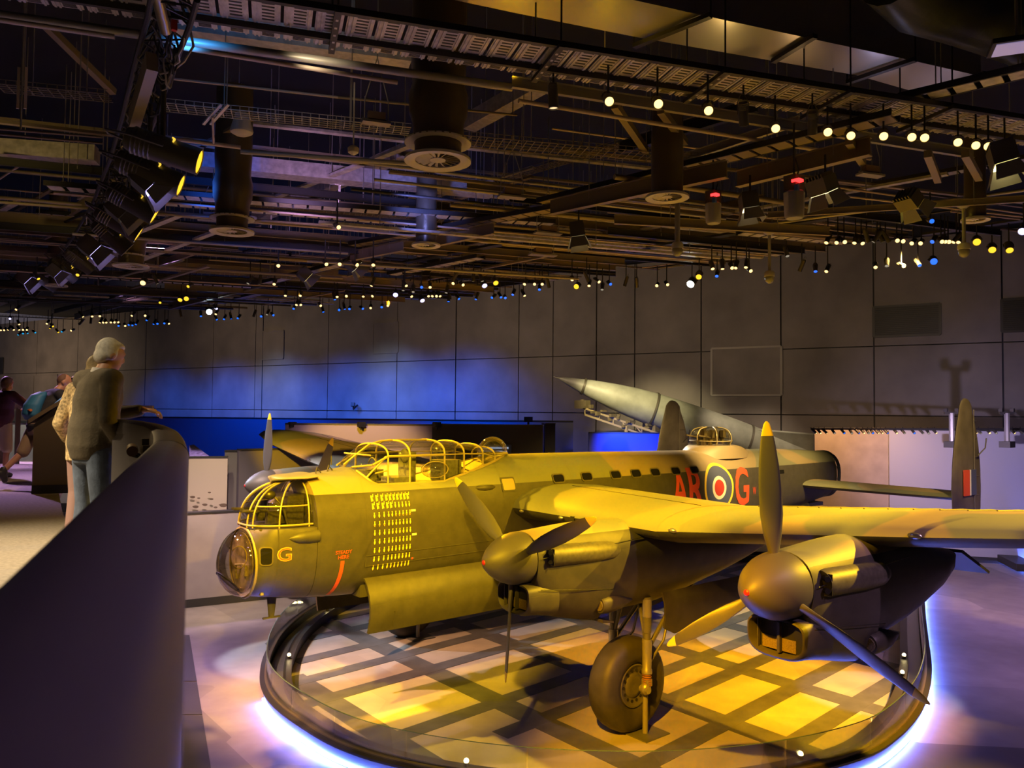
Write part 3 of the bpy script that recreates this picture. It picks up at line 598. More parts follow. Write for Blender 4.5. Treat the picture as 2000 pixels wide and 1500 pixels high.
m = MB(); m.box((1.75, 0, 3.85), (.3, .7, .5)); m.box((1.45, -.25, 3.75), (.35, .12, .22)); m.box((1.45, .25, 3.75), (.35, .12, .22)); m.lathe([(0, .2), (.35, .2), (.45, .1)], (1.6, 0, 3.62), (0,0,1), 12)
for y in (-.25, .25, -.15, .15): m.tube([(1.3, y, 3.86), (.86, y, 3.88)], .022, 8)
m.tube([(1.55, -.5, 3.63), (1.45, -.52, 3.95), (1.35, -.42, 4.1)], .02); m.ball((1.35, -.2, 4.12), (.1, .08, .08)); m.build('gun_mounting', mat('gunmetal', (.07,.065,.05), .4, .5, noise=.4, nscale=20), turret)
m = MB(); m.loft([[V((x, w*cos(a), z+.045*sin(a))) for a in [2*pi*j/20 for j in range(20)]] for x, w, z in ((1.44, .06, 4.375), (1.47, .22, 4.385), (1.6, .38, 4.395), (1.9, .5, 4.40), (2.1, .5, 4.42))]); m.build('turret_cowl', CF, plane, 50)
m = MB(); m.prism([V((1.955, y, z)) for y, z in [(.62*cos(a), 3.55+.80*sin(a)) for a in [pi*i/18 for i in range(19)]]], (.03, 0, 0)); m.build('turret_bulkhead', mat('bulkhead_shade', (.05,.045,.03), .6), plane)
# cockpit canopy
def cw(x): return lerp(x, [(2.8, .42), (3.1, .58), (3.5, .63), (4.7, .63), (5.2, .58), (5.9, .44), (6.5, .25), (6.66, .18)])[0]
def ct(x): return lerp(x, [(2.79, 4.54), (3.1, 4.76), (3.35, 4.93), (3.6, 4.99), (4.0, 5.005), (4.6, 5.0), (5.2, 4.965), (5.8, 4.88), (6.3, 4.76), (6.66, 4.69)])[0]
def cr(x): s = min(sill(x), 4.68) if x > 2.86 else 4.53; return min(4.74, max(s+.01, ct(x)-.17))
def arch(x, g=0., n=18):
    s = min(sill(x), 4.68) if x > 2.86 else 4.53; w = min(cw(x), half_y(x, s)-.01)+g; r = cr(x); t = ct(x)+g
    return [V((x, -w, s)), V((x, -w*.99, (s+r)/2))] + [V((x, -w*.985*abs(cos(pi*i/n))**.8*(1 if i < n/2 else -1), r+(t-r)*abs(sin(pi*i/n))**.85)) for i in range(n+1)] + [V((x, w*.99, (s+r)/2)), V((x, w, s))]
m = MB(); cxs = [2.87, 3.0, 3.1, 3.2, 3.35, 3.6, 3.85, 4.2, 4.64, 5.0, 5.4, 5.8, 6.2, 6.5, 6.64]
m.loft([arch(x) for x in cxs], False, False); canopy = m.build('cockpit_canopy', CLEAR, plane, 60)
HO = [3.40, 3.86, 4.64, 5.13, 5.67, 6.05]
bars(canopy, [arch(x, .012) for x in HO], .018, FRAME, 'hoop')
for k in (1, -1):
    bars(canopy, [[arch(x, .012)[0 if k == 1 else -1] for x in [2.9, 3.0, 3.1, 3.2, 3.4, 3.86, 4.2, 4.64, 4.75, 5.13, 5.6, 6.05, 6.4, 6.62]]], .026, FRAME, 'sill_rail')
    bars(canopy, [[arch(x, .012)[2 if k == 1 else -3] for x in [3.1, 3.4, 3.86, 4.2, 4.64]]], .024, FRAME, 'side_rail')
    bars(canopy, [[V((2.84, -k*.3, 4.55)), arch(3.1, .01)[2 if k == 1 else -3]], [arch(3.0, .01)[0 if k == 1 else -1], arch(3.36, .01)[2 if k == 1 else -3]]], .02, FRAME, 'windscreen_post')
    bars(canopy, [[arch(x, .012)[2 if k == 1 else -3] for x in [4.64, 5.13, 5.67, 6.05, 6.4]]], .012, FRAME, 'rear_rail')
    bars(canopy, [[arch(x, .012)[1 if k == 1 else -2] for x in [3.15, 3.4]]], .016, FRAME, 'quarter_bar')
bars(canopy, [[V((3.1, y, 4.76)) for y in [-.5, -.25, 0, .25, .5]], [V((x, 0, ct(x)+.012)) for x in (2.82, 3.1, 3.35, 3.6, 4.0, 4.64)]], .017, FRAME, 'roof_bar')
m = MB(); m.ball((4.42, -.61, 4.46), (.30, .13, .155), 16, 10); m.build('side_blister', glass('blister_glazing', (.97,.97,.95), .22), canopy, 60)
ring_tube(canopy, (4.42, -.64, 4.46), (0,1,0), .30, .155, .008, FRAME, 'blister_rim')
m = MB(); m.ball((6.3, 0, 4.72), (.33, .31, .33), 20, 12); m.build('astrodome', glass('dome_glazing', (.92,.93,.94), .45), plane, 60); ring_tube(plane, (6.3, 0, 4.70), (0,0,1), .32, .31, .02, FRAME, 'astrodome_ring', up=(1,0,0))
m = MB(); m.ball((5.35, .45, 4.72), (.26, .2, .26), 16, 10); m.build('side_blister', glass('blister_glazing', (.97,.97,.95), .22), canopy, 60)
m = MB()
m.box((4.05, -.22, 4.48), (.10, .48, .62)); m.box((3.85, -.22, 4.27), (.45, .48, .12)); m.box((3.15, 0, 4.33), (.12, 1.0, .26)); m.box((4.9, -.3, 4.42), (.5, .35, .4)); m.box((5.3, .25, 4.4), (.5, .3, .35)); m.box((3.6, .38, 4.34), (.4, .3, .2))
m.tube([(3.35, -.22, 4.25), (3.3, -.22, 4.5)], .03); m.tube([V((3.3, -.22+.15*cos(a), 4.55+.15*sin(a))) for a in [2*pi*i/14 for i in range(11)]], .014)
m.ball((4.0, -.22, 4.72), (.06, .16, .14), 12, 8)
m.build('flight_deck', mat('cockpit_green', (.09,.09,.07), .55, noise=.35, nscale=20), plane)
m = MB(); XS = [3.0, 3.2, 3.6, 4.2, 4.62, 4.75, 5.2, 5.6, 6.0, 6.3]; m.loft([[V((x, -min(cw(x), half_y(x, min(sill(x), 4.6)))+.05, sill(x)+.008)), V((x, min(cw(x), half_y(x, min(sill(x), 4.6)))-.05, sill(x)+.008))] for x in XS], False, False); m.build('cockpit_dark_sheet', mat('cockpit_dark', (.05,.05,.04), .6), plane)  # dark sheet added over the deck to make the cockpit look shaded
# mid-upper turret
m = MB(); m.loft([[V((13.9+a*cos(t)+(.5 if cos(t) > 0 else .1)*cos(t)*k, b*sin(t), z)) for t in [2*pi*j/28 for j in range(28)]] for a, b, z, k in ((1.0, .66, 4.38, 1), (.92, .62, 4.56, 1), (.80, .58, 4.68, .6), (.69, .56, 4.725, .15), (.60, .53, 4.715, 0))]); m.build('turret_fairing', CF, plane, 50)
m = MB(); m.loft([[V((13.87+.60*r*cos(t), .54*r*sin(t), z)) for t in [2*pi*j/24 for j in range(24)]] for r, z in ((.9, 4.70), (1, 4.84), (1.0, 4.95), (.93, 5.07), (.78, 5.15), (.52, 5.20), (.2, 5.225), (.02, 5.228))], False); mt_ = m.build('mid_upper_turret', glass('turret_glazing', (1,1,1), .2), plane, 60)
def mtp(t, z): r = lerp(z, [(4.70, .9), (4.84, 1), (4.95, 1), (5.07, .93), (5.15, .78), (5.20, .52), (5.228, .02)])[0]*1.01; return V((13.87+.60*r*cos(t), .54*r*sin(t), z+.003))
bars(mt_, [[mtp(radians(t), z) for z in (4.72, 4.84, 4.95, 5.03, 5.10, 5.15, 5.19, 5.21)] for t in (-125, -70, -20, 20, 70, 125, 180)], .016, FRAME)
bars(mt_, [[mtp(2*pi*i/24, 4.84) for i in range(25)]], .016, FRAME, 'base_ring')
m = MB()
for k in range(26):
    a = random.uniform(0, 6.28); r = random.uniform(.1, .36); m.box((13.87+r*cos(a), r*.9*sin(a), random.uniform(4.80, 5.08)), (random.uniform(.05, .16), random.uniform(.04, .12), random.uniform(.08, .24)))
for y in (-.2, .2): m.tube([(13.6, y, 4.93), (13.05, y, 5.0)], .022)
m.build('gun_gear', mat('brassy_gear', (.22,.17,.07), .35, .6), mt_)
# rear end: turret ring and hoops in dark blue, cockpit frames
TB = mat('rear_turret_paint', (.05,.06,.10), .45)
m = MB(); m.loft([[p+V((dx, 0, 0))-(p-V((p.x, 0, 3.72)))*k for p in fring(19.5, 9)] for dx, k in ((0, .0), (.05, -.03), (.10, -.03), (.13, .0), (.13, .10), (.02, .14))], False); rt = m.build('rear_turret_ring', CF, plane)
for k, dx in enumerate((.24, .40)):
    m = MB(); m.tube([p+V((dx, 0, 0))-(p-V((p.x, 0, 3.72)))*(.02+.08*k) for p in fring(19.5, 9)]+[fring(19.5, 9)[0]+V((dx, 0, 0))], .035, 6); m.build('turret_hoop', TB, rt)
m = MB(); R0 = fring(19.5, 9)
for j2 in range(0, 44, 4): p = R0[j2]; m.tube([p+V((.12, 0, 0))-(p-V((p.x, 0, 3.72)))*.06, p+V((.24, 0, 0))-(p-V((p.x, 0, 3.72)))*.02, p+V((.40, 0, 0))-(p-V((p.x, 0, 3.72)))*.10, p+V((.46, 0, 0))-(p-V((p.x, 0, 3.72)))*.3], .022, 6)
m.build('turret_cage', TB, rt)
m = MB(); m.box((19.5, 0, 3.7), (.35, .75, 1.1)); m.build('turret_core', mat('rear_gear', (.04,.045,.06), .5, noise=.5, nscale=12), rt)

# ------------------------------------------------------------------ wings
AF = [(0, 0), (.012, .30), (.05, .58), (.12, .82), (.22, .97), (.33, 1.0), (.5, .88), (.7, .58), (.85, .30), (1, .02)]
def wing_sec(xle, xte, z, th, y, drop=.02):
    c = xte-xle; up = [V((xle+u*c, y, z+t*th*.56 - u*drop*c)) for u, t in AF]; lo = [V((xle+u*c, y, z-t*th*.44 - u*drop*c)) for u, t in AF[1:]]
    return up + lo[::-1]
# |y| : x LE, x TE, z, thickness
WG = [(.6, 6.16, 11.0, 3.64, .78), (1.0, 6.15, 11.0, 3.64, .78), (4.6, 6.15, 10.95, 3.62, .63), (9.0, 6.18, 10.45, 4.08, .45), (12.5, 6.45, 9.95, 4.46, .32), (14.4, 6.85, 9.6, 4.68, .26), (15.1, 7.25, 9.35, 4.75, .18), (15.4, 7.75, 9.0, 4.77, .08), (15.48, 8.1, 8.6, 4.775, .03)]
def wing_at(y): return lerp(abs(y), WG)
def wing_top(x, y):
    xl, xt, z, th = wing_at(y); u = (x-xl)/(xt-xl); t = lerp(u, [(a, b) for a, b in AF])[0]; return z + t*th*.56 - u*.02*(xt-xl)
wings = {}
for sgn, nm in ((-1, 'port'), (1, 'starboard')):
    ys = [.6, 1, 2, 3, 4.0, 4.59]; m = MB(); m.loft([wing_sec(*wing_at(y), sgn*y) for y in ys]); w1 = m.build('centre_wing', CW, plane, 50)
    ys = [4.6, 5.5, 7, 8, 9, 10.5, 12.5, 13.5, 14.4, 14.8, 15.1, 15.3, 15.4, 15.48]; m = MB(); m.loft([wing_sec(*wing_at(y), sgn*y) for y in ys]); w2 = m.build('outer_wing', CW, plane, 50)
    wings[sgn] = (w1, w2)
    m = MB(); sec = wing_sec(*wing_at(4.6), sgn*4.6); c0 = V((8, sgn*4.6, 3.6)); m.loft([[p+V(((p.x-c0.x)*.002, dy, (p.z-c0.z)*.02)) for p in sec] for dy in (-.03, .03)], False); m.build('joint_strip', CW, w2, 50)
    # trailing edge lines, aileron gap and flap corrugations
    m = MB()
    for a, b in (((8.55, 4.7), (8.35, 12.8)), ((7.5, 1.2), (7.5, 4.5)), ((8.9, 8.3), (9.2, 14.2))):
        P = [V((a[0]+(b[0]-a[0])*k/8, sgn*(a[1]+(b[1]-a[1])*k/8), 0)) for k in range(9)]
        for p in P: p.z = wing_top(p.x, p.y)+.003
        m.tube(P, .007, 4)
    m.build('skin_seam', BLACK, w2)
    for k in range(12):
        y = 5.6+.36*k; P = [V((x, sgn*(y+.05*(x-7.6)), 0)) for x in (7.6, 7.9, 8.3, 8.8, 9.3)]
        for p in P: p.z = wing_top(p.x, p.y)+.004
        m = MB(); m.tube(P, .013, 4); m.build('rib_strip', mat('rib_tape', (.07,.06,.03), .6), w2)
    for y in (4.95, 8.75): m = MB(); xl, _, z, th = wing_at(y); m.ball((xl+.005, sgn*y, z+.02), (.035, .09, .04), 12, 8); m.box((xl-.02, sgn*(y-.05), z+.03), (.03, .03, .03)); m.build('landing_lamp', CHROME, w2)
    for y in (1.15, 2.3, 2.95): m = MB(); xl, _, z, th = wing_at(y); m.ball((xl+.005, sgn*y, z+.02-.06), (.03, .07, .035), 10, 6); m.build('cable_cutter', CHROME, w1)
    m = MB(); m.box((6.17, sgn*2.62, 3.56), (.06, .1, .19)); m.build('air_inlet', BLACK, w1)
    # flaps let down behind the nacelles
    m = MB(); m.loft([[V((x, sgn*y, z)) for x, z in ((9.3, 3.42+dz), (9.35, 3.46+dz), (10.42, 3.0+dz), (10.40, 2.96+dz))] for y, dz in ((4.3, -.12), (8.1, .02))]); m.build('flap', BLACK, plane)
    m = MB(); m.loft([[V((x, sgn*y, z)) for x, z in ((9.3, 3.35), (9.35, 3.40), (10.5, 2.82), (10.45, 2.78))] for y in (1.2, 3.0)]); m.build('flap', BLACK, plane)
m = MB(); m.ball((9.9, -10.6, 4.03), (.26, .17, .2)); m.build('aileron_balance', NIGHT, wings[-1][1])

# ------------------------------------------------------------------ engines
NC = {}
def blade_mesh():
    m = MB(); rings = []
    for r, c, t, tw in ((.30, .10, .10, 60), (.42, .14, .09, 56), (.60, .22, .07, 48), (.85, .27, .05, 41), (1.15, .27, .038, 34), (1.45, .235, .03, 29), (1.72, .175, .022, 25), (1.80, .15, .019, 24)):
        rings.append([(r, c, t, tw)])
    def sec(r, c, t, tw):
        a = radians(tw); P = []
        for j in range(16):
            q = 2*pi*j/16; x, y = c*cos(q)*.5*1.0, t*sin(q)*.5*(1.2 if sin(q) > 0 else .8)
            P.append(V((-y*cos(a) - x*sin(a), x*cos(a)-y*sin(a), r)))
        return P
    m.loft([sec(*q[0]) for q in rings]); n = len(m.f)
    m.mi = 1; m.loft([sec(1.80, .15, .019, 24), sec(1.88, .11, .016, 23), sec(1.95, .07, .012, 22), sec(1.98, .02, .006, 22)])
    return m.mesh('propeller_blade', [mat('blade_paint', (.085,.082,.080), .42), YTIP], 60)
BLADE = blade_mesh()
def propeller(c, phase, lab):
    h = bpy.data.objects.new('propeller', None); COL.objects.link(h); h.location = c; h.parent = plane; h.matrix_parent_inverse = plane.matrix_basis.inverted(); h['label'] = lab
    m = MB(); m.lathe([(-.60, .004), (-.585, .06), (-.53, .135), (-.43, .23), (-.28, .325), (-.12, .385), (.02, .408), (.14, .412), (.145, .40)], (0,0,0), (1,0,0), 36)
    link('spinner', m.mesh('spinner', mat('spinner_paint', (.085,.078,.07), .5)), h, loc=(0,0,0))
    m = MB(); m.ball((-.592, 0, 0), (.02, .04, .04)); link('spinner_cap', m.mesh('spinner_cap', mat('red_cap', (.45,.02,.02), .4)), h, loc=(0,0,0), label='small red cap on the spinner nose')
    for k in range(3):
        b = link('propeller_blade', BLADE, h, loc=(0,0,0)); b.rotation_euler = (phase+k*2*pi/3, 0, 0)
EXH = mat('exhaust_shroud', (.10,.093,.07), .5, .2, noise=.25, nscale=14)
def section_ring(x, y, top, bot, w, n=28, eu=2.3, el=2.3):
    zc = (top+bot)/2+ (top-bot)*.08; R = []
    for j in range(n):
        a = 2*pi*j/n; c, s = cos(a), sin(a); h, e = (top-zc, eu) if s >= 0 else (zc-bot, el)
        R.append(V((x, y+w*abs(c)**(2/e)*(1 if c >= 0 else -1), zc+h*abs(s)**(2/e)*(1 if s >= 0 else -1))))
    return R
def engine(xp, y, zp, phase, inner, lab):
    CN = camo_mat('nacelle_paint', zp+.25 if not inner else zp+.31)
    e = bpy.data.objects.new('engine_nacelle', None)
    m = MB()
    ST = [(.16, .405, -.50, .405), (.30, .415, -.80, .41), (.55, .43, -.95, .425), (.95, .455, -1.05, .445), (1.35, .468, -1.14, .455), (1.70, .47, -1.20, .455), (1.74, .47, -1.02, .455), (2.1, .45, -.95, .46), (2.7, .38, -.86, .47), (3.3, .25, -.72, .46), (3.85, .12, -.55, .43), (4.25, .05, -.38, .37), (4.55, 0, -.2, .26), (4.7, -.02, -.1, .12)]
    if inner: ST = [(.16, .405, -.50, .405), (.30, .415, -.80, .41), (.55, .43, -.95, .425), (.95, .455, -1.06, .45), (1.3, .465, -1.14, .475), (1.62, .47, -1.20, .49), (1.66, .47, -1.10, .495), (2.3, .46, -1.09, .55), (3.0, .40, -1.08, .60), (3.8, .30, -.97, .61), (4.8, .1, -.80, .57), (5.8, -.05, -.62, .42), (6.8, -.15, -.45, .18)]
    m.loft([section_ring(xp+d, y, zp+t, zp+b, w, eu=2.25, el=2.5) for d, t, b, w in ST])
    nac = m.build('engine_nacelle', CN, plane, 50); nac['label'] = lab
    # chin radiator with open mouth
    m = MB(); m.loft([section_ring(xp+d, y, zp+t, zp+b, w, eu=3.6, el=3.0) for d, t, b, w in ((.155, -.44, -.80, .335), (.02, -.41, -.815, .35), (-.02, -.395, -.83, .365), (-.01, -.375, -.85, .385), (.06, -.36, -.875, .40), (.30, -.35, -.90, .405), (.6, -.40, -.955, .41))], True); rad = m.build('radiator_cowl', CN, nac, 50)
    m = MB(); m.box((xp+.10, y, zp-.61), (.02, .60, .34)); m.build('radiator_matrix', BLACK, nac)
    m = MB(); m.box((xp+.085, y-.13, zp-.70), (.01, .18, .15)); m.box((xp+.085, y+.12, zp-.70), (.01, .22, .15)); m.build('radiator_lit_plates', mat('radiator_lit_brown', (.20,.15,.05), .5, .3, noise=.3, nscale=60), nac)  # lower plates painted brown as the part the light reaches
    for dy, w in ((-.02, .035), (.26, .012)): m = MB(); m.box((xp+.05, y+dy, zp-.61), (.05, w, .36)); m.build('mouth_strut', NIGHT, nac)
    m = MB(); m.loft([[V((xp+1.66, y-.33, zp-1.15)), V((xp+1.66, y+.33, zp-1.15)), V((xp+1.66, y+.33, zp-1.20)), V((xp+1.66, y-.33, zp-1.20))], [V((xp+1.95, y-.3, zp-1.22)), V((xp+1.95, y+.3, zp-1.22)), V((xp+1.95, y+.3, zp-1.25)), V((xp+1.95, y-.3, zp-1.25))]]); m.build('radiator_flap', NIGHT, nac)
    for s in (-1, 1):
        # flame damping shroud, stubs showing in its open front
        m = MB(); ring = []
        for d, r in ((.38, .135), (.46, .15), (1.3, .15), (1.75, .14), (1.90, .10), (1.95, .03)):
            z0 = zp+.045-.03*(d-.38); ring.append([V((xp+d, y+s*(.42+.03*min(1, (d-.38)/.8)-.06+ r*1.15*max(0, cos(a))), z0+r*1.15*sin(a))) for a in [-pi/2-.1+(pi+.2)*j/11 for j in range(12)]]+[V((xp+d, y+s*.33, z0+r)), V((xp+d, y+s*.33, z0-r))])
        m.loft(ring); m.build('exhaust_shroud', EXH, nac, 45)
        m = MB()
        for dz in (.07, -.07): m.tube([V((xp+.40, y+s*.40, zp+.045+dz)), V((xp+.34, y+s*.48, zp+.045+dz))], .035, 10)
        m.box((xp+.395, y+s*.44, zp+.045), (.012, .14, .25)); m.build('exhaust_stub', BLACK, nac)
        m = MB(); P = [V((xp+d, y+s*(.44+.035*(d-.3)/1.2), zp+.02+.06*d)) for d in (.22, .7, 1.2, 1.9, 2.5)]
        m.tube(P, .006, 4); m.tube([V((xp+d, y+s*(.41+.05*d if d < 1 else .465), zp-.42-.12*d)) for d in (.2, .7, 1.2, 1.8)], .006, 4); m.build('cowl_seam', BLACK, nac)
        m = MB(); yy = y+s*(.38 if inner else .38); m.loft([[V((xp+d, yy+r*cos(a)*1.0, zp-.88+r*sin(a)*1.1)) for a in [2*pi*j/14 for j in range(14)]] for d, r in ((1.52, .10), (1.55, .125), (1.75, .135), (2.0, .11), (2.3, .03))]); q = m.build('air_intake', CN, nac, 50)
        ring_tube(q, (xp+1.53, yy, zp-.88), (1,0,0), .105, .115, .014, NIGHT, 'intake_lip')
        m = MB(); m.lathe([(0, .09), (.02, .09)], (xp+1.50, yy, zp-.88), (1,0,0), 12); m.build('intake_screen', mat('intake_gauze', (.16,.14,.07), .5, noise=.6, nscale=60), q)
    propeller((xp, y, zp), phase, 'three-bladed propeller with yellow tips, '+lab.split(' ')[0]+' engine')
    return nac
n_pi = engine(3.90, -3.656, 3.283, -3.0506, True, 'inner engine nearer the railing side'); n_po = engine(4.52, -7.849, 3.512, -.0583, False, 'outer engine nearer the railing side')
n_si = engine(3.90, 3.656, 3.283, .55, True, 'inner engine beyond the fuselage'); n_so = engine(4.52, 7.849, 3.512, .0843-0*2*pi/3, False, 'outer engine beyond the fuselage')

# ------------------------------------------------------------------ undercarriage
RUB = mat('tyre_rubber', (.045,.042,.038), .55, noise=.2, nscale=6); LEG = mat('leg_grey', (.16,.155,.14), .45, .3); SIL = mat('leg_silver', (.42,.40,.35), .35, .6)
for sgn in (-1, 1):
    wy, wx = sgn*3.656, 6.52
    h = bpy.data.objects.new('main_wheel', None); COL.objects.link(h); h.location = (wx, wy, .815); h.parent = plane; h.matrix_parent_inverse = plane.matrix_basis.inverted()
    m = MB(); m.lathe([(-.13, .36), (-.20, .40), (-.245, .50), (-.262, .60), (-.25, .69), (-.20, .765), (-.12, .805), (0, .815), (.12, .805), (.20, .765), (.25, .69), (.262, .60), (.245, .50), (.20, .40), (.13, .36)], (0,0,0), (0,1,0), 48, False); link('tyre', m.mesh('tyre', RUB, 80), h, loc=(0,0,0))
    m = MB(); m.lathe([(-.15, .02), (-.19, .12), (-.17, .20), (-.15, .22), (-.165, .31), (-.20, .35), (-.20, .37), (-.12, .385), (.12, .385), (.2, .37), (.2, .35), (.165, .31), (.15, .22), (.17, .20), (.19, .12), (.15, .02)], (0,0,0), (0,1,0), 36); link('hub', m.mesh('hub', mat('hub_grey', (.12,.115,.10), .45, .3)), h, loc=(0,0,0))
    for k in range(14):
        a = 2*pi*k/14; m = MB(); m.lathe([(-.006, .028), (.006, .028)], (.265*cos(a), -.165, .265*sin(a)), (0,1,0), 10); m.lathe([(-.006, .028), (.006, .028)], (.265*cos(a), .165, .265*sin(a)), (0,1,0), 10); link('hub_hole', m.mesh('hub_hole', BLACK), h, loc=(0,0,0))
    for s in (-1, 1):
        y = wy+s*.40; lg = bpy.data.objects.new('leg', None)
        m = MB(); m.lathe([(0, .075), (.6, .075), (.61, .062), (1.45, .062)], (wx+.06, y, 2.38), (.035*0, 0, -1), 16); lg = m.build('oleo_leg', LEG, plane)
        m = MB(); m.lathe([(0, .085), (.04, .09), (.08, .085), (.5, .078), (.52, .092), (.58, .092)], (wx+.06, y, 1.66), (0,0,-1), 16); m.lathe([(0, .08), (.3, .08), (.31, .07), (.4, .07)], (wx+.06, y, 2.35), (0,0,-1), 14); m.build('leg_sleeve', SIL, lg)['kind'] = 'stuff'
        m = MB()
        for k in range(6): m.lathe([(0, .06), (.015, .085), (.03, .06)], (wx+.06, y, 1.07-.036*k), (0,0,-1), 14)
        m.build('spring_gaiter', mat('rusty_spring', (.30,.13,.05), .5), lg)
        m = MB(); m.ball((wx+.03, y, .82), (.10, .09, .11)); m.lathe([(-.08, .06), (.1, .06)], (wx, y, .815), (0, s, 0), 14); m.box((wx+.06, y, .92), (.13, .13, .12)); m.build('axle_fitting', SIL, lg)
        m = MB(); m.tube([(wx+.1, y, 1.5), (wx+.75, y-s*.05, 2.1), (wx+1.35, y-s*.08, 2.6)], .04); m.tube([(wx+.08, y, 1.2), (wx+.55, y-s*.04, 1.55), (wx+.75, y-s*.05, 2.1)], .025); m.build('drag_strut', LEG, lg)
        m = MB(); m.tube([(wx+.06, y-s*.03, 1.62), (wx+.1, y-s*.28, 2.5)], .035); m.build('side_brace', LEG, lg)
    m = MB(); m.tube([(wx+.06, wy-.4, 2.42), (wx+.06, wy+.4, 2.42)], .05); m.tube([(wx+.2, wy-.32, 2.15), (wx+.28, wy+.1, 2.4)], .03); m.build('cross_beam', mat('red_strut', (.40,.05,.03), .5), plane)
    for s in (-1, 1):
        m = MB(); y = wy+s*.50
        m.loft([[V((x, y+s*o+s*b, z)) for o, z in ((.0, 2.50-.02*abs(x-8)), (.06, 2.28), (.07, 2.05), (.04, zl))]+[V((x, y+s*(o-.03)+s*b, z)) for o, z in ((.04, zl+.01), (.07, 2.05), (.06, 2.28), (0, 2.49-.02*abs(x-8)))] for x, zl, b in ((6.75, 1.86, .10), (7.0, 1.74, .12), (8.0, 1.82, .14), (9.0, 2.0, .10), (9.15, 2.1, .08))]); m.build('wheel_door', camo_mat('door_paint', 9), plane, 45)

# ------------------------------------------------------------------ tail
m = MB(); m.loft([wing_sec(17.36+.08*abs(y)/4.8*0, 19.4-.15*abs(y)/4.8, 3.50, .26-.04*abs(y)/4.8, y, 0) for y in (-4.78, -3, -1, 1, 3, 4.78)]); m.build('tailplane', CW, plane, 50)
FINP = [(2.35, 18.0, 18.35), (2.5, 17.75, 18.7), (2.8, 17.48, 18.95), (3.2, 17.32, 19.08), (3.7, 17.27, 19.12), (4.3, 17.33, 19.08), (4.8, 17.44, 18.98), (5.3, 17.60, 18.80), (5.65, 17.74, 18.62), (5.85, 17.80, 18.56), (5.96, 17.90, 18.44), (6.02, 18.0, 18.32), (6.04, 18.1, 18.2)]
FINM = mat('fin_paint', (.11,.095,.085), .5, noise=.25, nscale=2.5)
for sgn in (-1, 1):
    m = MB(); rings = []
    for z, a, b in FINP:
        c = b-a; th = .09*min(1, c/1.5); rings.append([V((a+c*(.5-.5*cos(t)), sgn*4.83+th*sin(t)*(1.15-.4*(.5-.5*cos(t))), z)) for t in [2*pi*j/20 for j in range(20)]])
    m.loft(rings); fn = m.build('tail_fin', FINM, plane, 50)
    fy = -4.83-.115 if sgn == -1 else 4.83-.115
    m = MB(); P = [V((18.45, fy+.02, z)) for z in (2.7, 3.5, 4.3, 5.1, 5.75)]; m.tube(P, .01, 4)
    for z in (3.0, 3.5, 4.0, 4.5, 5.0, 5.45): m.tube([V((18.46, fy+.025, z)), V((18.9-.1*abs(z-4), fy+.06, z))], .006, 4)
    m.build('rudder_hinge', mat('fin_line', (.16,.15,.14), .6), fn)
    for k, (mt2, lab) in enumerate(((RR if False else CODE, 'red band of the fin flash'), (RW, 'white band of the fin flash'), (RB, 'dark blue band of the fin flash'))):
        m = MB(); x0 = 17.72+(.36 if k else 0)+(.09 if k == 2 else 0); w = (.36, .09, .34)[k]; m.box((x0+w/2, fy+.002 if sgn == -1 else fy-.0, 3.86), (w, .02, .66)); m.build('fin_flash', mt2, fn, None).__setitem__('label', lab)
    m = MB(); m.tube([V((18.6, fy-.02, 4.55)), V((18.75, fy-.14, 4.75)), V((18.8, fy-.15, 5.0))], .016); m.build('control_horn', DARK, fn)
m = MB(); m.bar((18.0, -4.8, 4.9), (19.0, -4.8, 4.9), .01, .01); 
m = MB(); m.tube([(1.95+.8, .35, 4.55), (2.75, .35, 4.72)], .012); m.tube([(2.2, -.15, 4.45), (2.22, -.15, 4.56), (2.3, -.15, 4.46)], .012); m.tube([(2.45, -.1, 4.47), (2.47, -.1, 4.58), (2.55, -.1, 4.49)], .014); m.build('aerial_loop', DARK, plane)
# ================================================================== balcony
ZM = 4.37
CARP = mat('carpet', (.30,.255,.20), .85, noise=.18, nscale=30, bump=.25, bscale=120)
def LO(d): return -.4105*d
edge = [(-4, 1.4), (5.4, -2.46), (6.2, -2.86), (6.9, -3.5), (7.6, -4.1), (9, -5.0), (12, -6.8), (17.5, -9.7), (17.5, -30), (-4, -30)]
P = [WD(d, l-.12, ZM-.3) for d, l in edge]; m = MB(); m.prism(P, (0, 0, .3)); m.build('floor_mezzanine', CARP, None, 0, kind='structure')
# solid curved balustrade: a rounded-top wall that sweeps away and curls left
path = [(d/4, LO(d/4)) for d in range(-8, 21)]
cx, cy2 = 5.15, LO(5.15); hd = atan2(LO(1), 1); r = 1.45
px, py = 5.0, LO(5.0); a = hd
for k in range(40):
    if k > 8 and py/px*FPX+1000 < 246: break
    path.append((px, py)); st = .10; a -= radians(1.0 if k < 6 else (6.0 if k < 18 else 2.0)); px += st*cos(a); py += st*sin(a)
BALM = mat('balustrade_skin', (.12,.105,.10), .5, bump=.05, bscale=200)
bal = thing('balcony_balustrade', WD(4, LO(4), ZM), 'dark smooth curved balcony balustrade sweeping from beside the camera to the white-haired man', 'balustrade')
def bz(d): return 5.37 + (.20*min(1, max(0, (d-5.0)/1.6))**1.0)
def bal_sec(i):
    d, l = path[i]; q = V(path[min(i+1, len(path)-1)])-V(path[max(i-1, 0)]); q.normalize(); n = V((-q.y, q.x))*-1.0      # (depth, side) normal toward the hall is -side... inner side is left
    inn = V((q.y, -q.x)) if V((q.y, -q.x)).y < 0 or i > 30 else V((-q.y, q.x))
    return d, l, inn
def side_vec(i):
    q = V(path[min(i+1, len(path)-1)])-V(path[max(i-1, 0)]); q.normalize(); return V((q.y*1.0, -q.x*1.0))          # left of travel (travel = away)
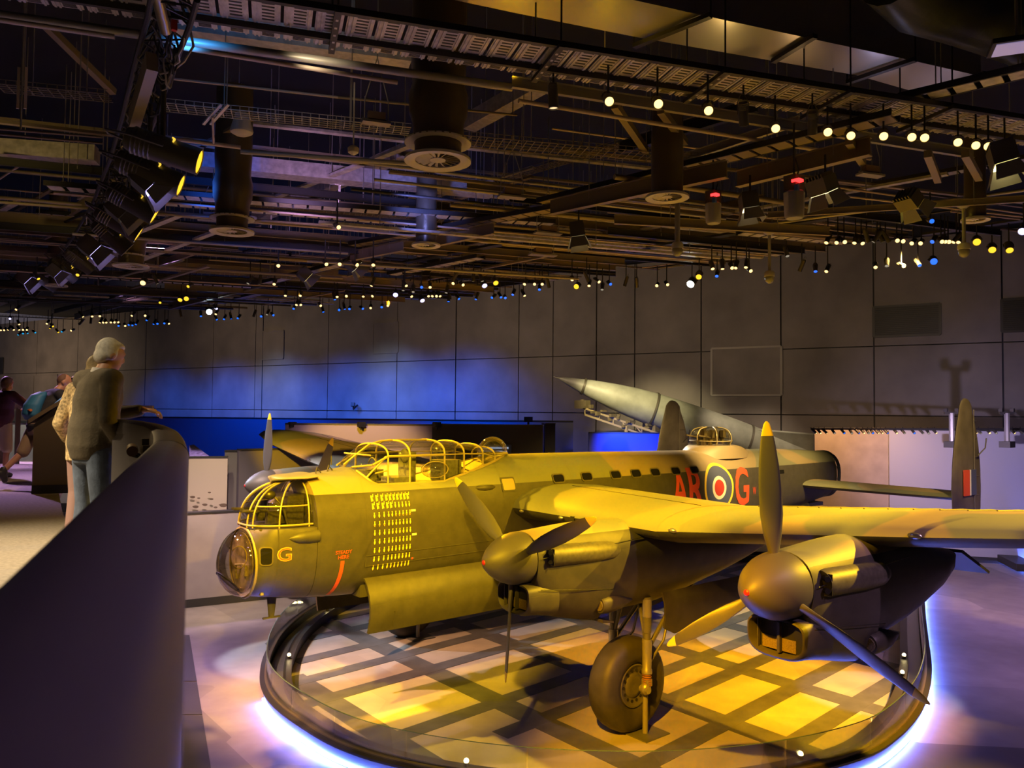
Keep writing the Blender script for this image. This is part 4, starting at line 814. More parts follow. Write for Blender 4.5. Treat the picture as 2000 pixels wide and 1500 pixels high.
def bpt(i, o, z): s = side_vec(i); d, l = path[i]; return WD(d+s.x*o, l+s.y*o, z)
def bal_loft(i0, i1, prof): m = MB(); m.loft([[bpt(i, o, bz(path[i][0])+z if z > -3 else ZM-1.6) for o, z in prof] for i in range(i0, i1)]); return m
NB = len(path)
TOPP = [(0, -.10), (.012, -.062), (.04, -.028), (.085, -.006), (.12, 0), (.18, 0), (.21, -.02), (.22, -.06)]
jt = next(i for i in range(NB) if path[i][0] > 4.75)
for a0, b0 in ((0, jt), (jt-1, NB)): bal_loft(a0, b0, [(.0, -.14)]+TOPP+[(.22, -.10)]).build('capping', BALM, bal, 40)
bal_loft(0, NB, [(.005, -4), (.005, -.13), (.215, -.095), (.215, -1.05), (.20, -4)]).build('wall_panel', BALM, bal, 40)
m = MB(); m.loft([[bpt(jt, o, bz(path[jt][0])+z+.002) for o, z in TOPP], [bpt(jt, o, bz(path[jt][0])+z+.002)+F2*.012 for o, z in TOPP]], False); m.build('cap_joint', BLACK, bal)
# floor strip along the foot of the balustrade, dark kerb tiles
m = MB(); P0 = [PZ(388, 1500, .01), PZ(419, 1500, .01), PZ(377, 1300, .01), PZ(368, 1230, .01), PZ(366, 1300, .01), PZ(372, 1500, .01)]
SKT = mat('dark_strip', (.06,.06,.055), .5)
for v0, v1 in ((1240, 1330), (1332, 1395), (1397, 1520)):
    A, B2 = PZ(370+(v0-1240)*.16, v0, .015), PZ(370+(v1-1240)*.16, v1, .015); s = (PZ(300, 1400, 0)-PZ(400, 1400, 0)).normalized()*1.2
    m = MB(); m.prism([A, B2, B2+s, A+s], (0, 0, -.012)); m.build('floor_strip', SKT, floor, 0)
# handrail and posts inside the curl of the balustrade
hr = thing('handrail', bpt(NB-6, .3, ZM), 'round timber handrail on bronze posts inside the curl of the balustrade', 'handrail')
ih = [i for i in range(NB-7) if path[i][0] > 5.0]
m = MB(); m.tube([bpt(i, .33, ZM+.93) for i in ih], .034, 12); m.build('rail', mat('timber', (.30,.19,.08), .4), hr)
POST = mat('bronze_post', (.12,.095,.05), .4, .4)
for i in ih[1::3]:
    m = MB(); P = bpt(i, .255, ZM); h = bz(path[i][0])-.06-ZM; m.box(P+V((0, 0, h/2)), (.045, .045, h)); m.build('post', POST, hr)
    m = MB(); m.tube([bpt(i, .26, ZM+.88), bpt(i, .33, ZM+.90)], .011, 6); m.build('bracket', DARK, hr)
gr = thing('glass_rail', WD(17, -11, ZM), 'far glass railing with thin posts and a light handrail behind the visitors', 'railing')
for u in (8, 37, 110, 160, 218): m = MB(); P = WD(16.8, (u-1000)/FPX*16.8, ZM); m.box(P+V((0, 0, .6)), (.09, .09, 1.2)); m.build('post', POST, gr)
m = MB(); m.bar(WD(16.8, (-60-1000)/FPX*16.8, ZM+1.22), WD(16.8, (300-1000)/FPX*16.8, ZM+1.22), .08, .10); m.build('rail', mat('rail_tan', (.35,.27,.16), .45), gr)
for u0, u1 in ((-40, 8), (8, 37), (37, 110), (110, 160), (160, 218)): m = MB(); m.bar(WD(16.8, (u0+2-1000)/FPX*16.8, ZM+.6), WD(16.8, (u1-2-1000)/FPX*16.8, ZM+.6), .015, 1.05); m.build('glass_panel', BALG, gr, 0)
slab('display_wall', 'pale lit wall below the far railing', -60, 19.5, 262, 19.5, 5.2, .2, mat('pale_wall', (.45,.42,.38), .6), 3.0)
spot('far_balcony_light', WD(17.8, -11, 7.4), WD(19.4, -11, 4.3), (.95, .88, .78), 300, 110, .9)
spot('carpet_light', WD(4.0, -5.6, 8.5), WD(6.0, -4.4, ZM), (1, .80, .52), 2600, 50, .9)
spot('visitor_light', WD(8.5, -7.5, 8.8), WD(6.2, -3.6, 5.2), (1, .70, .34), 480, 40, .8)
spot('visitor_light', WD(3.5, -4.5, 8.8), WD(6.4, -3.5, 5.4), (1, .80, .50), 420, 24, .8)
spot('visitor_light', WD(10, -5.5, 8.8), WD(12, -7.0, 5.0), (1, .62, .38), 420, 36, .8)
# sloping information desk
ds = thing('information_desk', WD(11.2, -6.6, ZM), 'dark wedge-shaped information desk with a sloping lit top beside the visitors', 'desk'); DK = mat('desk_bronze', (.10,.075,.035), .45)
dn, df = 10.9, 12.0
a1, a2 = PD(62, 954, 10.9), PD(142, 952, 11.1)
a1.z = ZM; a2.z = ZM; nrm = V((a2.y-a1.y, -(a2.x-a1.x), 0)).normalized(); nrm = -nrm if nrm.dot(F2) < 0 else nrm
s0, s1 = .97, 1.42
m = MB(); m.prism([a1, a2, V((a2.x, a2.y, ZM+s1)), V((a1.x, a1.y, ZM+s0))], nrm*.9); m.build('body', DK, ds, 0)
e = (a2-a1).normalized()*.06
m = MB(); m.prism([V((a1.x, a1.y, ZM+s0+.01))-e-nrm*.05, V((a2.x, a2.y, ZM+s1+.01))+e-nrm*.05, V((a2.x, a2.y, ZM+s1+.07))+e-nrm*.05, V((a1.x, a1.y, ZM+s0+.07))-e-nrm*.05], nrm*1.0); m.build('top_frame', mat('desk_edge', (.16,.12,.06), .4), ds, 0)
m = MB(); q = (a2-a1)*.08; m.prism([V((a1.x, a1.y, ZM+s0+.085))+q+nrm*.1, V((a2.x, a2.y, ZM+s1+.065))-q+nrm*.1, V((a2.x, a2.y, ZM+s1+.065))-q+nrm*.75, V((a1.x, a1.y, ZM+s0+.085))+q+nrm*.75], (0, 0, .015)); m.build('screen', lens('desk_screen', (.25, .38, .55), .6), ds, 0)
m = MB(); m.bar(a1-nrm*.01+V((0,0,.06)), a2-nrm*.01+V((0,0,.06)), .02, .12); m.build('plinth', BLACK, ds, 0)

# ================================================================== visitors
SKIN = mat('skin', (.46,.24,.15), .5); HAIRW = mat('white_hair', (.62,.58,.50), .7, noise=.15, nscale=60); HAIRB = mat('brown_hair', (.13,.08,.04), .6); HAIRG = mat('blonde_hair', (.50,.38,.20), .6, noise=.2, nscale=60)
def blob(name, fill, mt, parent, voxel=.012, sm=4, ratio=.35, label=None, join=None):
    m = MB(); fill(m); me = m.mesh(name, mt, 0); o = bpy.data.objects.new('tmp', me); COL.objects.link(o)
    a = o.modifiers.new('r', 'REMESH'); a.mode = 'VOXEL'; a.voxel_size = voxel; b = o.modifiers.new('s', 'SMOOTH'); b.iterations = sm; b.factor = .5
    c = o.modifiers.new('d', 'DECIMATE'); c.ratio = ratio
    r = bpy.data.meshes.new_from_object(o.evaluated_get(bpy.context.evaluated_depsgraph_get())); bpy.data.objects.remove(o); bpy.data.meshes.remove(me)
    if join:
        mj = MB(); mj.add([v.co for v in r.vertices], [list(p.vertices) for p in r.polygons]); join(mj); bpy.data.meshes.remove(r); r = mj.mesh(name, mt, 0)
    r.name = name; r.polygons.foreach_set('use_smooth', [True]*len(r.polygons))
    if not r.materials: r.materials.append(mt)
    return link(name, r, parent, loc=(0, 0, 0), label=label)
def ell(m, secs, n=18):                    # stacked ellipses: (x, y, z, half width, half depth)
    m.loft([[V((x+a*cos(t), y+b*sin(t), z)) for t in [2*pi*j/n for j in range(n)]] for x, y, z, a, b in secs])
def limb(m, pts, rad, n=14):
    P, Rr = [], []
    for i in range(len(pts)-1):
        for k in range(4): t = k/4; P.append(V(pts[i]).lerp(V(pts[i+1]), t)); Rr.append(rad[i]+(rad[i+1]-rad[i])*t)
    P.append(V(pts[-1])); Rr.append(rad[-1]); m.tube(P, Rr, n)
    for p, q in zip(pts, rad): m.ball(p, q, 12, 8)
def hand(m, w, d, up, curl, side=1, s=1.0):
    """palm, four unequal curled fingers and a thumb from the side of the palm"""
    w, d, up = V(w), V(d).normalized(), V(up); up = (up-d*up.dot(d)).normalized(); x = d.cross(up)*side
    rings = [[w+d*(t*.09*s)+x*(a*cos(q))+up*(b*sin(q)) for q in [2*pi*j/10 for j in range(10)]] for t, a, b in ((-.15, .027, .02), (.15, .034, .019), (.55, .042, .017), (1.0, .041, .014))]; m.loft(rings)
    for k, L in enumerate((.070, .080, .075, .058)):
        b0 = w+d*.085*s+x*(-.031+.0205*k); pts = [b0-d*.02]; dr = d.copy(); p = b0
        for j in range(3):
            dr = (dr*cos(curl)-up*sin(curl)).normalized(); p = p+dr*L*s*(.45, .32, .25)[j]; pts.append(p.copy())
        m.tube(pts, [.0098, .0095, .0088, .0075], 8); m.ball(pts[-1], .0074, 8, 6); m.ball(pts[1], .0094, 8, 6); m.ball(pts[2], .0087, 8, 6)
    b0 = w+d*.025*s-x*.032; pts = [b0+x*.012, b0-x*.012+d*.02-up*.004, b0-x*.028+d*.05-up*.014, b0-x*.022+d*.078-up*.026]; m.tube(pts, [.014, .013, .0105, .008], 8); m.ball(pts[-1], .008, 8, 6)
def head(m, c, yaw, tilt, s=1.0):
    R = Matrix.Rotation(-yaw, 3, 'Z') @ Matrix.Rotation(-tilt, 3, 'X'); c = V(c); b = MB()
    b.ball((0, 0, .03), (.076, .098, .100), 18, 14); b.ball((0, .03, -.045), (.058, .068, .072), 16, 12); b.ball((0, .055, -.082), (.034, .036, .026), 12, 8)
    b.loft([[V((w*cos(t), y+q*sin(t), z)) for t in [2*pi*j/8 for j in range(8)]] for z, w, y, q in ((.035, .009, .09, .012), (.0, .012, .10, .018), (-.018, .017, .102, .022), (-.028, .012, .09, .014))])
    for sx in (-1, 1):
        b.ball((sx*.078, -.008, .0), (.012, .024, .034), 10, 8); b.ball((sx*.034, .088, .022), (.014, .010, .010), 10, 6); b.ball((sx*.032, .09, .045), (.022, .010, .007), 10, 6)
    b.ball((0, .088, -.050), (.026, .012, .006), 10, 6); b.ball((0, .087, -.060), (.023, .012, .006), 10, 6)
    m.add([c+(R @ V(p))*s for p in b.v], b.f)
def person(label, loc, heading, J, cloth, hair, H=1.0, group=None):
    """J: joints; one remeshed body, clothing and hair as its children"""
    t = thing('person', loc, label, 'person', group, rot=(0, 0, -heading)); t.scale = (H, H, H); g = lambda k: V(J[k])
    pel, ch, nk, hd_ = g('pelvis'), g('chest'), g('neck'), g('head'); sk = cloth.get('skin', SKIN)
    def torso(m, o=0.):
        ell(m, [(pel.x, pel.y, pel.z-.13, .13+o, .105+o), (pel.x, pel.y-.01, pel.z-.03, .168+o, .120+o), (*(pel.lerp(ch, .35)), .158+o+cloth.get('belly', 0), .118+o+cloth.get('belly', 0)), (*(pel.lerp(ch, .7)), .168+o, .122+o), (*ch, .185+o, .128+o), (*(ch.lerp(nk, .55)), .175+o, .108+o), (*(ch.lerp(nk, .85)), .115+o, .080+o), (*nk, .062+o, .060+o)])
        for s in ('l', 'r'): limb(m, [ch.lerp(nk, .72), g('sh'+s)], [.066+o, .060+o])
    def body(m):
        torso(m, -.008); limb(m, [nk, hd_+V((0, -.02, -.06))], [.060, .055])
        head(m, hd_, J.get('hyaw', 0), J.get('htilt', 0))
        for s in ('l', 'r'):
            limb(m, [g('sh'+s), g('el'+s), g('wr'+s)], [.055, .042, .030]); limb(m, [g('hip'+s), g('kn'+s), g('an'+s)], [.082, .052, .036])
            limb(m, [g('an'+s), g('an'+s)+V(J.get('toe'+s, (0, .13, -.05)))], [.036, .03])
    def hands(m):
        for s in ('l', 'r'):
            d = J.get('hd'+s, g('wr'+s)-g('el'+s)); hand(m, g('wr'+s), d, J.get('up'+s, (0, 1, .2)), J.get('curl', .45), 1 if s == 'r' else -1)
    b = blob('body', body, sk, t, .011, 3, .4, join=hands)
    def top(m):
        torso(m, cloth.get('o', .018)); k = cloth.get('sleeve', .97)
        if cloth.get('hem'): ell(m, [(pel.x, pel.y, pel.z+cloth['hem'], .180, .140), (pel.x, pel.y, pel.z+.05, .176, .138)])
        for s in ('l', 'r'):
            if k > .6: limb(m, [g('sh'+s), g('el'+s), g('el'+s).lerp(g('wr'+s), (k-.5)*2)], [.080, .064, .050])
            else: limb(m, [g('sh'+s), g('sh'+s).lerp(g('el'+s), k*2)], [.080, .072])
    blob(cloth.get('topname', 'jacket'), top, cloth['top'], b, .010, 9, .4)
    def legs(m):
        ell(m, [(pel.x, pel.y, pel.z-.16, .150, .115), (pel.x, pel.y-.01, pel.z-.04, .180, .132), (pel.x, pel.y, pel.z+.06, .172, .128)]); k = cloth.get('leg', .96)
        for s in ('l', 'r'):
            hp, kn, an = g('hip'+s), g('kn'+s), g('an'+s)
            if k > .6: limb(m, [hp, kn, kn.lerp(an, (k-.5)*2)], [.098, .072, .064])
            else: limb(m, [hp, hp.lerp(kn, k*2)], [.100, .088])
    blob(cloth.get('legname', 'trousers'), legs, cloth['legs'], b, .011, 3, .4)
    for s in ('l', 'r'):
        an = g('an'+s); tv = V(J.get('toe'+s, (0, .13, -.05)))
        def sh(m): limb(m, [an+V((0, -.05, -.04)), an+tv*.6+V((0, 0, -.01)), an+tv], [.045, .045, .040]); limb(m, [an+V((0, 0, .02)), an+V((0, 0, -.03))], [.047, .05])
        blob('shoe', sh, cloth.get('shoes', mat('shoe_black', (.03,.03,.03), .5)), b, .012, 2, .4)
    if hair:
        R = Matrix.Rotation(-J.get('hyaw', 0), 3, 'Z') @ Matrix.Rotation(-J.get('htilt', 0), 3, 'X')
        def hr_(m):
            for c, q in hair[1]: bb = MB(); bb.ball(c, q, 16, 12); m.add([hd_+(R @ V(p)) for p in bb.v], bb.f)
            if len(hair) > 2: bb = MB(); bb.lathe([(-.006, .16), (.006, .165)], (0, .02, .05), (0, .15, 1), 20); m.add([hd_+(R @ V(p)) for p in bb.v], bb.f)
        blob(hair[3] if len(hair) > 3 else 'hair', hr_, hair[0], b, .008, 2, .5)
    return t, b
FL = mat('olive_fleece', (.085,.066,.038), .85, noise=.15, nscale=18, bump=.3, bscale=60); JEAN = mat('blue_denim', (.085,.11,.16), .8, noise=.3, nscale=14, bump=.2, bscale=90)
HB = [((0, -.022, .045), (.084, .092, .097)), ((0, -.055, -.01), (.074, .058, .068)), ((0, .012, .088), (.07, .078, .040)), ((.06, -.015, .02), (.026, .05, .06)), ((-.06, -.015, .02), (.026, .05, .06))]
BJ = dict(pelvis=(0, 0, .95), chest=(0, .035, 1.27), neck=(0, .06, 1.47), head=(0, .115, 1.60), shl=(-.185, .03, 1.41), shr=(.185, .03, 1.41), hipl=(-.095, 0, .90), hipr=(.095, 0, .90), knl=(-.11, .02, .49), knr=(.11, .02, .49), anl=(-.115, -.02, .085), anr=(.115, -.02, .085))
J1 = dict(BJ, ell=(-.20, .20, 1.14), wrl=(.06, .36, 1.19), elr=(.27, -.04, 1.12), wrr=(.22, .12, .90), hdl=(.2, 1, -.05), upl=(0, .0, 1), upr=(1, .2, 0), hyaw=.15, htilt=.25, curl=.5)
p1 = WD(5.9, (183-1000)/FPX*5.9, ZM)
_t1, M1 = person('white-haired man in olive fleece jacket and jeans leaning on the balcony rail', p1, YAW+radians(34), J1, dict(top=FL, legs=JEAN, hem=-.06, o=.03, belly=.02, sleeve=.94), (HAIRW, HB), 1.0)
LEO = mat('leopard_print', (.42,.30,.14), .8, noise=.75, nscale=40); SKD = mat('pink_brown_cloth', (.24,.14,.12), .8)
J2 = dict(BJ, ell=(-.30, -.02, 1.10), wrl=(-.34, .12, .92), elr=(.26, .05, 1.13), wrr=(.12, .3, 1.12), hdl=(-.2, .5, -.7), upl=(-1, 0, 0), upr=(0, 0, 1), htilt=.1)
person('fair-haired woman in a mottled top half hidden behind the white-haired man', WD(6.9, (170-1000)/FPX*6.9, ZM), YAW+radians(20), J2, dict(top=LEO, legs=SKD, hem=-.18, o=.015, sleeve=.88, topname='blouse'), (HAIRG, HB+[((0, -.05, -.07), (.07, .05, .07))]), .965)
BAG = mat('blue_nylon', (.03,.16,.30), .6); BLT = mat('black_cloth', (.02,.02,.022), .8); NAVY = mat('navy_cloth', (.03,.035,.09), .8)
J3 = dict(BJ, pelvis=(0, -.08, .93), chest=(0, .08, 1.24), neck=(0, .17, 1.41), head=(0, .25, 1.53), shl=(-.19, .13, 1.35), shr=(.19, .13, 1.35), ell=(-.26, .27, 1.10), wrl=(-.12, .50, 1.08), elr=(.26, .27, 1.10), wrr=(.12, .50, 1.08), hipl=(-.095, -.08, .88), hipr=(.095, -.08, .88), knl=(-.12, -.22, .52), anl=(-.13, -.46, .26), toel=(0, .02, -.14), htilt=.35, hyaw=.3)
cb = MB(); cb.lathe([(0, .075), (.05, .068), (.05, .060), (0, .066)], (0, .045, 1.445), (0, .25, 1), 20, False); link('collar', cb.mesh('collar', mat('white_shirt', (.6,.56,.5), .7)), M1, loc=(0,0,0), label='white shirt collar')
p3 = WD(11.9, (88-1000)/FPX*11.9, ZM)
t3, b3 = person('bald man in black bending over the desk with a blue backpack', p3, YAW+radians(38), J3, dict(top=BLT, legs=mat('khaki_shorts', (.28,.2,.12), .8), leg=.5, legname='shorts', topname='shirt', sleeve=.5), (mat('stubble', (.16,.09,.06), .7), [((0, -.03, .04), (.079, .075, .088))]), 1.04)
def bag(m): ell(m, [(0, -.17, .98, .13, .07), (0, -.18, 1.06, .16, .11), (0, -.15, 1.2, .16, .12), (0, -.08, 1.34, .13, .10), (0, -.03, 1.39, .08, .05)])
bk = thing('backpack', p3, 'bright blue backpack with orange trim worn by the bald man', 'backpack', rot=(0, 0, -(YAW+radians(38)))); bk.scale = (1.04,)*3
blob('bag', bag, BAG, bk, .012, 3, .4); m = MB(); m.tube([V((.16*cos(a), -.24+.1*sin(a)*0, 1.12)) for a in [pi*i/10 for i in range(11)]], .02); link('trim', m.mesh('trim', mat('orange_trim', (.55,.16,.03), .6)), bk, loc=(0,0,0))
J4 = dict(J3, htilt=.3, hyaw=-.1); J4.pop('toel'); J4.update(knl=(-.11, .0, .49), anl=(-.115, -.06, .085))
person('visitor in a dark bucket hat and navy top bending over the desk', WD(12.9, (121-1000)/FPX*12.9, ZM), YAW+radians(25), J4, dict(top=NAVY, legs=BLT, topname='top'), (mat('navy_hat', (.045,.04,.09), .8), [((0, -.01, .075), (.09, .105, .075))], 1, 'hat'), 1.04)
J5 = dict(BJ, elr=(.42, .12, 1.22), wrr=(.66, .22, 1.12), ell=(-.25, 0, 1.12), wrl=(-.26, .1, .88), hdr=(1, .3, -.2), upr=(0, 0, 1), upl=(-1, 0, 0))
person('man in maroon t-shirt and pale shorts resting an arm on the far railing', WD(13.5, (4-1000)/FPX*13.5, ZM), YAW+radians(8), J5, dict(top=mat('maroon_cloth', (.075,.02,.025), .8), legs=mat('pale_shorts', (.42,.34,.24), .8), leg=.5, legname='shorts', topname='shirt', sleeve=.42, belly=.03), (HAIRB, HB[:3]), 1.0)
# ================================================================== ceiling services and lighting
CBL = mat('ceiling_black', (.03,.028,.027), .5, .2); CBR = mat('ceiling_bronze', (.24,.19,.12), .5, .2); CTN = mat('conduit_tan', (.48,.38,.32), .45); CGR = mat('ceiling_grey', (.34,.31,.28), .45, .3)
MTS = {'k': CBL, 'b': CBR, 't': CTN, 'g': CGR, 'v': GALV}
def yl(u): return lerp(u, [(-200, 655), (0, 645), (300, 615), (900, 583), (1100, 548), (1400, 520), (1550, 500), (1700, 470), (2000, 455), (2300, 450)])[0]
def pix(p): d = p-CAM; w = d.dot(F2); return (1000+FPX*d.dot(R3)/w, 750-FPX*d.dot(U3)/w, w) if w > .3 else None
def tray_obj(kind, a, b, label, group=None, w=None, mt='k', hang=True):
    a, b = V(a), V(b); d = (b-a); L = d.length; d.normalize(); s = V((0,0,1)).cross(d).normalized(); M_ = MTS[mt]
    nm = {'pipe': 'ceiling_pipe', 'beam': 'ceiling_beam', 'ladder': 'cable_ladder', 'basket': 'wire_basket_tray', 'strip': 'ceiling_strip'}[kind]; cat = {'pipe': 'pipe', 'beam': 'beam', 'ladder': 'cable tray', 'basket': 'cable tray', 'strip': 'beam'}[kind]
    if kind == 'pipe':
        m = MB(); m.tube([a, b], w or .03, 8); o = m.build(nm, M_, None, 50); o['label'] = label; o['category'] = cat
        if group: o['group'] = group
        return o
    if kind in ('beam', 'strip'):
        t = thing(nm, (a+b)/2, label, cat, group); h = w or .16; m = MB()
        if kind == 'beam': m.bar(a+V((0,0,h/2)), b+V((0,0,h/2)), h*.5, .012); m.bar(a-V((0,0,h/2)), b-V((0,0,h/2)), h*.5, .012); m.bar(a, b, .012, h)
        else: m.bar(a, b, h, .05 if h < .29 else .30)
        m.build('channel', M_, t, 0)
    elif kind == 'ladder':
        t = thing(nm, (a+b)/2, label, cat, group); W = w or .3
        for q in (-.5, .5): m = MB(); m.bar(a+s*W*q, b+s*W*q, .03, .09); m.build('side_rail', CBL, t, 0)
        m = MB(); n = int(L/.28)
        for k in range(n): c = a+d*(k+.5)*L/n; m.box(c-V((0,0,.03)), (.235, W, .02), Matrix((d, s, (0,0,1))).transposed())
        o = m.build('rung', M_, t, 0); o['kind'] = 'stuff'
    else:
        t = thing(nm, (a+b)/2, label, cat, group); W = w or .3; m = MB(); n = int(L/.12)
        for q in (-.5, -.25, 0, .25, .5): m.bar(a+s*W*q, b+s*W*q, .011, .011)
        for q in (-.5, .5): m.bar(a+s*W*q+V((0,0,.06)), b+s*W*q+V((0,0,.06)), .007, .007)
        for k in range(n): c = a+d*k*L/n; m.bar(c-s*W/2, c+s*W/2, .010, .010); m.bar(c-s*W/2, c-s*W/2+V((0,0,.06)), .010, .010)
        o = m.build('wire_mesh', M_, t, 0); o['kind'] = 'stuff'
    if hang:
        m = MB(); n = max(2, int(L/2.2)); 
        for k in range(n):
            c = a+d*L*(k+.5)/n
            for q in ((-.5, .5) if kind in ('ladder', 'basket') else (0,)): m.tube([c+s*(w or .3)*q, c+s*(w or .3)*q+V((0,0,2.2))], .009, 5)
        o = m.build('hanger_rod', CGR, t, 0); o['kind'] = 'stuff'
    return t
# --- big perforated cable tray crossing the whole ceiling
zt = 9.8; T0, T1 = PZ(335, 24, zt), PZ(1953, 262, zt); td = (T1-T0).normalized(); ts = V((-td.y, td.x, 0)); ts = ts if ts.dot(V((CAM.x, CAM.y, zt))-T0) > 0 else -ts
TW = (PZ(1000, 69, zt)-T0).dot(ts); T0 = T0-td*2.5; TL = (T1-T0).length+2.0
TW2 = -(PZ(1000, 137, zt)-T0).dot(ts)
Rm = Matrix((td, ts, (0,0,1))).transposed()
t = thing('perforated_tray', T0+td*TL/2, 'wide perforated cable tray crossing the top of the ceiling above the warm spotlights', 'cable tray')
for o, w in ((0, .05), (TW, .06)): m = MB(); m.box(T0+td*TL/2+ts*o+V((0,0,-.02)), (TL, w, .07), Rm); m.build('side_rail', CBL, t, 0)
def plate(W, gap):
    m = MB(); m.box((0,0,0), (.295, W, .012)); m.mi = 1
    for k in range(7): m.box((.02, -W*.36+W*.12*k, -.0075), (.13, W*.045, .004))
    m.mi = 0
    for x in (-.12, -.075, .115): m.box((x, 0, -.012), (.022, W, .016))
    return m.mesh('plate', [GALV, BLACK], 0)
pl, pl2 = plate(TW-.06, .05), plate(TW2-.04, .05)
n = int(TL/.33)
for k in range(n):
    c = T0+td*(k+.5)*.33
    o = link('plate', pl, t, loc=c+ts*TW/2-t.location+V((0,0,.03))); o.rotation_euler = Rm.to_euler()
    o = link('plate', pl2, t, loc=c-ts*TW2/2-t.location+V((0,0,-.02))); o.rotation_euler = Rm.to_euler()
for u, v in ((655, 45), (1060, 125), (1370, 165), (1600, 203), (1790, 232)):
    c = PZ(u, v, zt); k = (c-T0).dot(td); c = T0+td*k
    m = MB(); m.bar(c-ts*(TW2+.05)-V((0,0,.07)), c+ts*(TW+.1)-V((0,0,.07)), .07, .05)
    for q in (-TW2, TW+.06): m.tube([c+ts*q, c+ts*q+V((0,0,4))], .012, 6)
    m.build('cross_channel', CBL, t, 0)
    m = MB()
    for j in range(5): p = c+ts*(-TW2+(TW+TW2)*(j+.5)/5)-V((0,0,.097)); m.box(p, (.028, .04, .004), Rm)
    m.build('channel_slot', GALV, t, 0)
# --- silver air duct above it
zd = 10.7; t = thing('air_duct', PZ(1500, 90, zd), 'flat silver air duct with coloured light on its underside at the top of the ceiling', 'duct')
Lq = [PZ(u, v, zd) for u, v in ((700, -40), (1000, 24), (1256, 75), (1673, 147), (1831, 192))]; Uq = [PZ(u, v, zd) for u, v in ((980, -60), (1237, 0), (1368, 29), (1767, 115), (1916, 149))]
DU = mat('duct_foil', (.50,.47,.43), .32, .75, bump=.15, bscale=1.5)
for k in range(4):
    m = MB(); m.prism([Lq[k], Lq[k+1], Uq[k+1], Uq[k]], (0, 0, .7)); m.build('duct_section', DU, t, 0)
for k in (2, 3):
    m = MB(); a, b = Lq[k]-V((0,0,.06)), Uq[k]-V((0,0,.06)); e = (b-a).normalized()*.15; m.bar(a-e, b+e, .08, .06)
    m.build('duct_bracket', CBL, t, 0)
    for q in (a-e, b+e): m = MB(); m.tube([q, q+V((0,0,3))], .012, 6); m.build('duct_rod', CBL, t, 0)
for u0, v0, u1, v1 in ((1510, 120, 1592, 70), (1835, 183, 1925, 143)): a, b = PZ(u0, v0, zd-.05), PZ(u1, v1, zd-.05); m = MB(); m.bar(a, b, .08, .06); m.build('duct_bracket', CBL, t, 0)
for u, v, u2, v2, c, w in ((1000, 150, 1060, 20, YEL, 70), (1180, 160, 1200, 50, YEL, 70), (1420, 200, 1400, 70, AMB, 60), (1560, 220, 1530, 100, (1, .6, .25), 45), (1720, 240, 1700, 125, (.55, .55, 1), 50), (1870, 250, 1830, 160, (.7, .6, .9), 50)): spot('added_duct_spot', PZ(u, v, 9.95), PZ(u2, v2, zd), c, w*.28, 110, 1.)  # added upward spots without fittings that colour the duct underside
for (u, v), (u2, v2), zz, c, w in (((540, 400), (480, 325), 10.6, BLU, 420), ((660, 420), (630, 339), 10.6, PUR, 380), ((800, 420), (840, 360), 10.6, (.2, .25, 1), 420), ((480, 130), (500, 68), 11.0, (.05, .35, 1), 130), ((700, 160), (690, 93), 11.0, (1, .8, .5), 60), ((80, 380), (80, 296), 10.5, (1, .7, .2), 130), ((560, 480), (560, 400), 11.5, PUR, 140), ((650, 420), (700, 335), 11.5, PUR, 110)):
    P = PZ(u2, v2, zz); spot('added_strip_spot', P-V((F2.x, F2.y, 0))*2.6-V((0, 0, 1.3)), P, c, w*.5, 80, 1.)  # added spots without fittings that light the pale strips
P = [PZ(u, v, 10.9) for u, v in ((1740, -60), (1800, 0), (1880, 22), (1960, 50), (2060, 90))]; m = MB(); m.tube(P, .42, 16); o = m.build('flexible_duct', mat('foil_dark', (.05,.055,.035), .35, .4, bump=1., bscale=5), None, 60); o['label'] = 'dark crumpled foil duct in the top corner over the long air duct'; o['category'] = 'duct'
P = PZ(1985, 88, 10.0); t = thing('panel_floodlight', P, 'flat rectangular floodlight with a pale lilac face hanging in the top corner', 'floodlight'); m = MB(); m.box(P, (.42, .55, .06), Matrix.Rotation(.5, 3, 'Z')); m.build('housing', CBL, t, 0); m = MB(); m.box(P-V((0,0,.035)), (.34, .46, .012), Matrix.Rotation(.5, 3, 'Z')); m.build('lens', mat('lilac_panel', (.5,.45,.6), .3, emit=(.5,.42,.8), estr=.35), t, 0); m = MB(); m.tube([P, P+V((0,0,2))], .014, 6); m.build('rod', CGR, t)
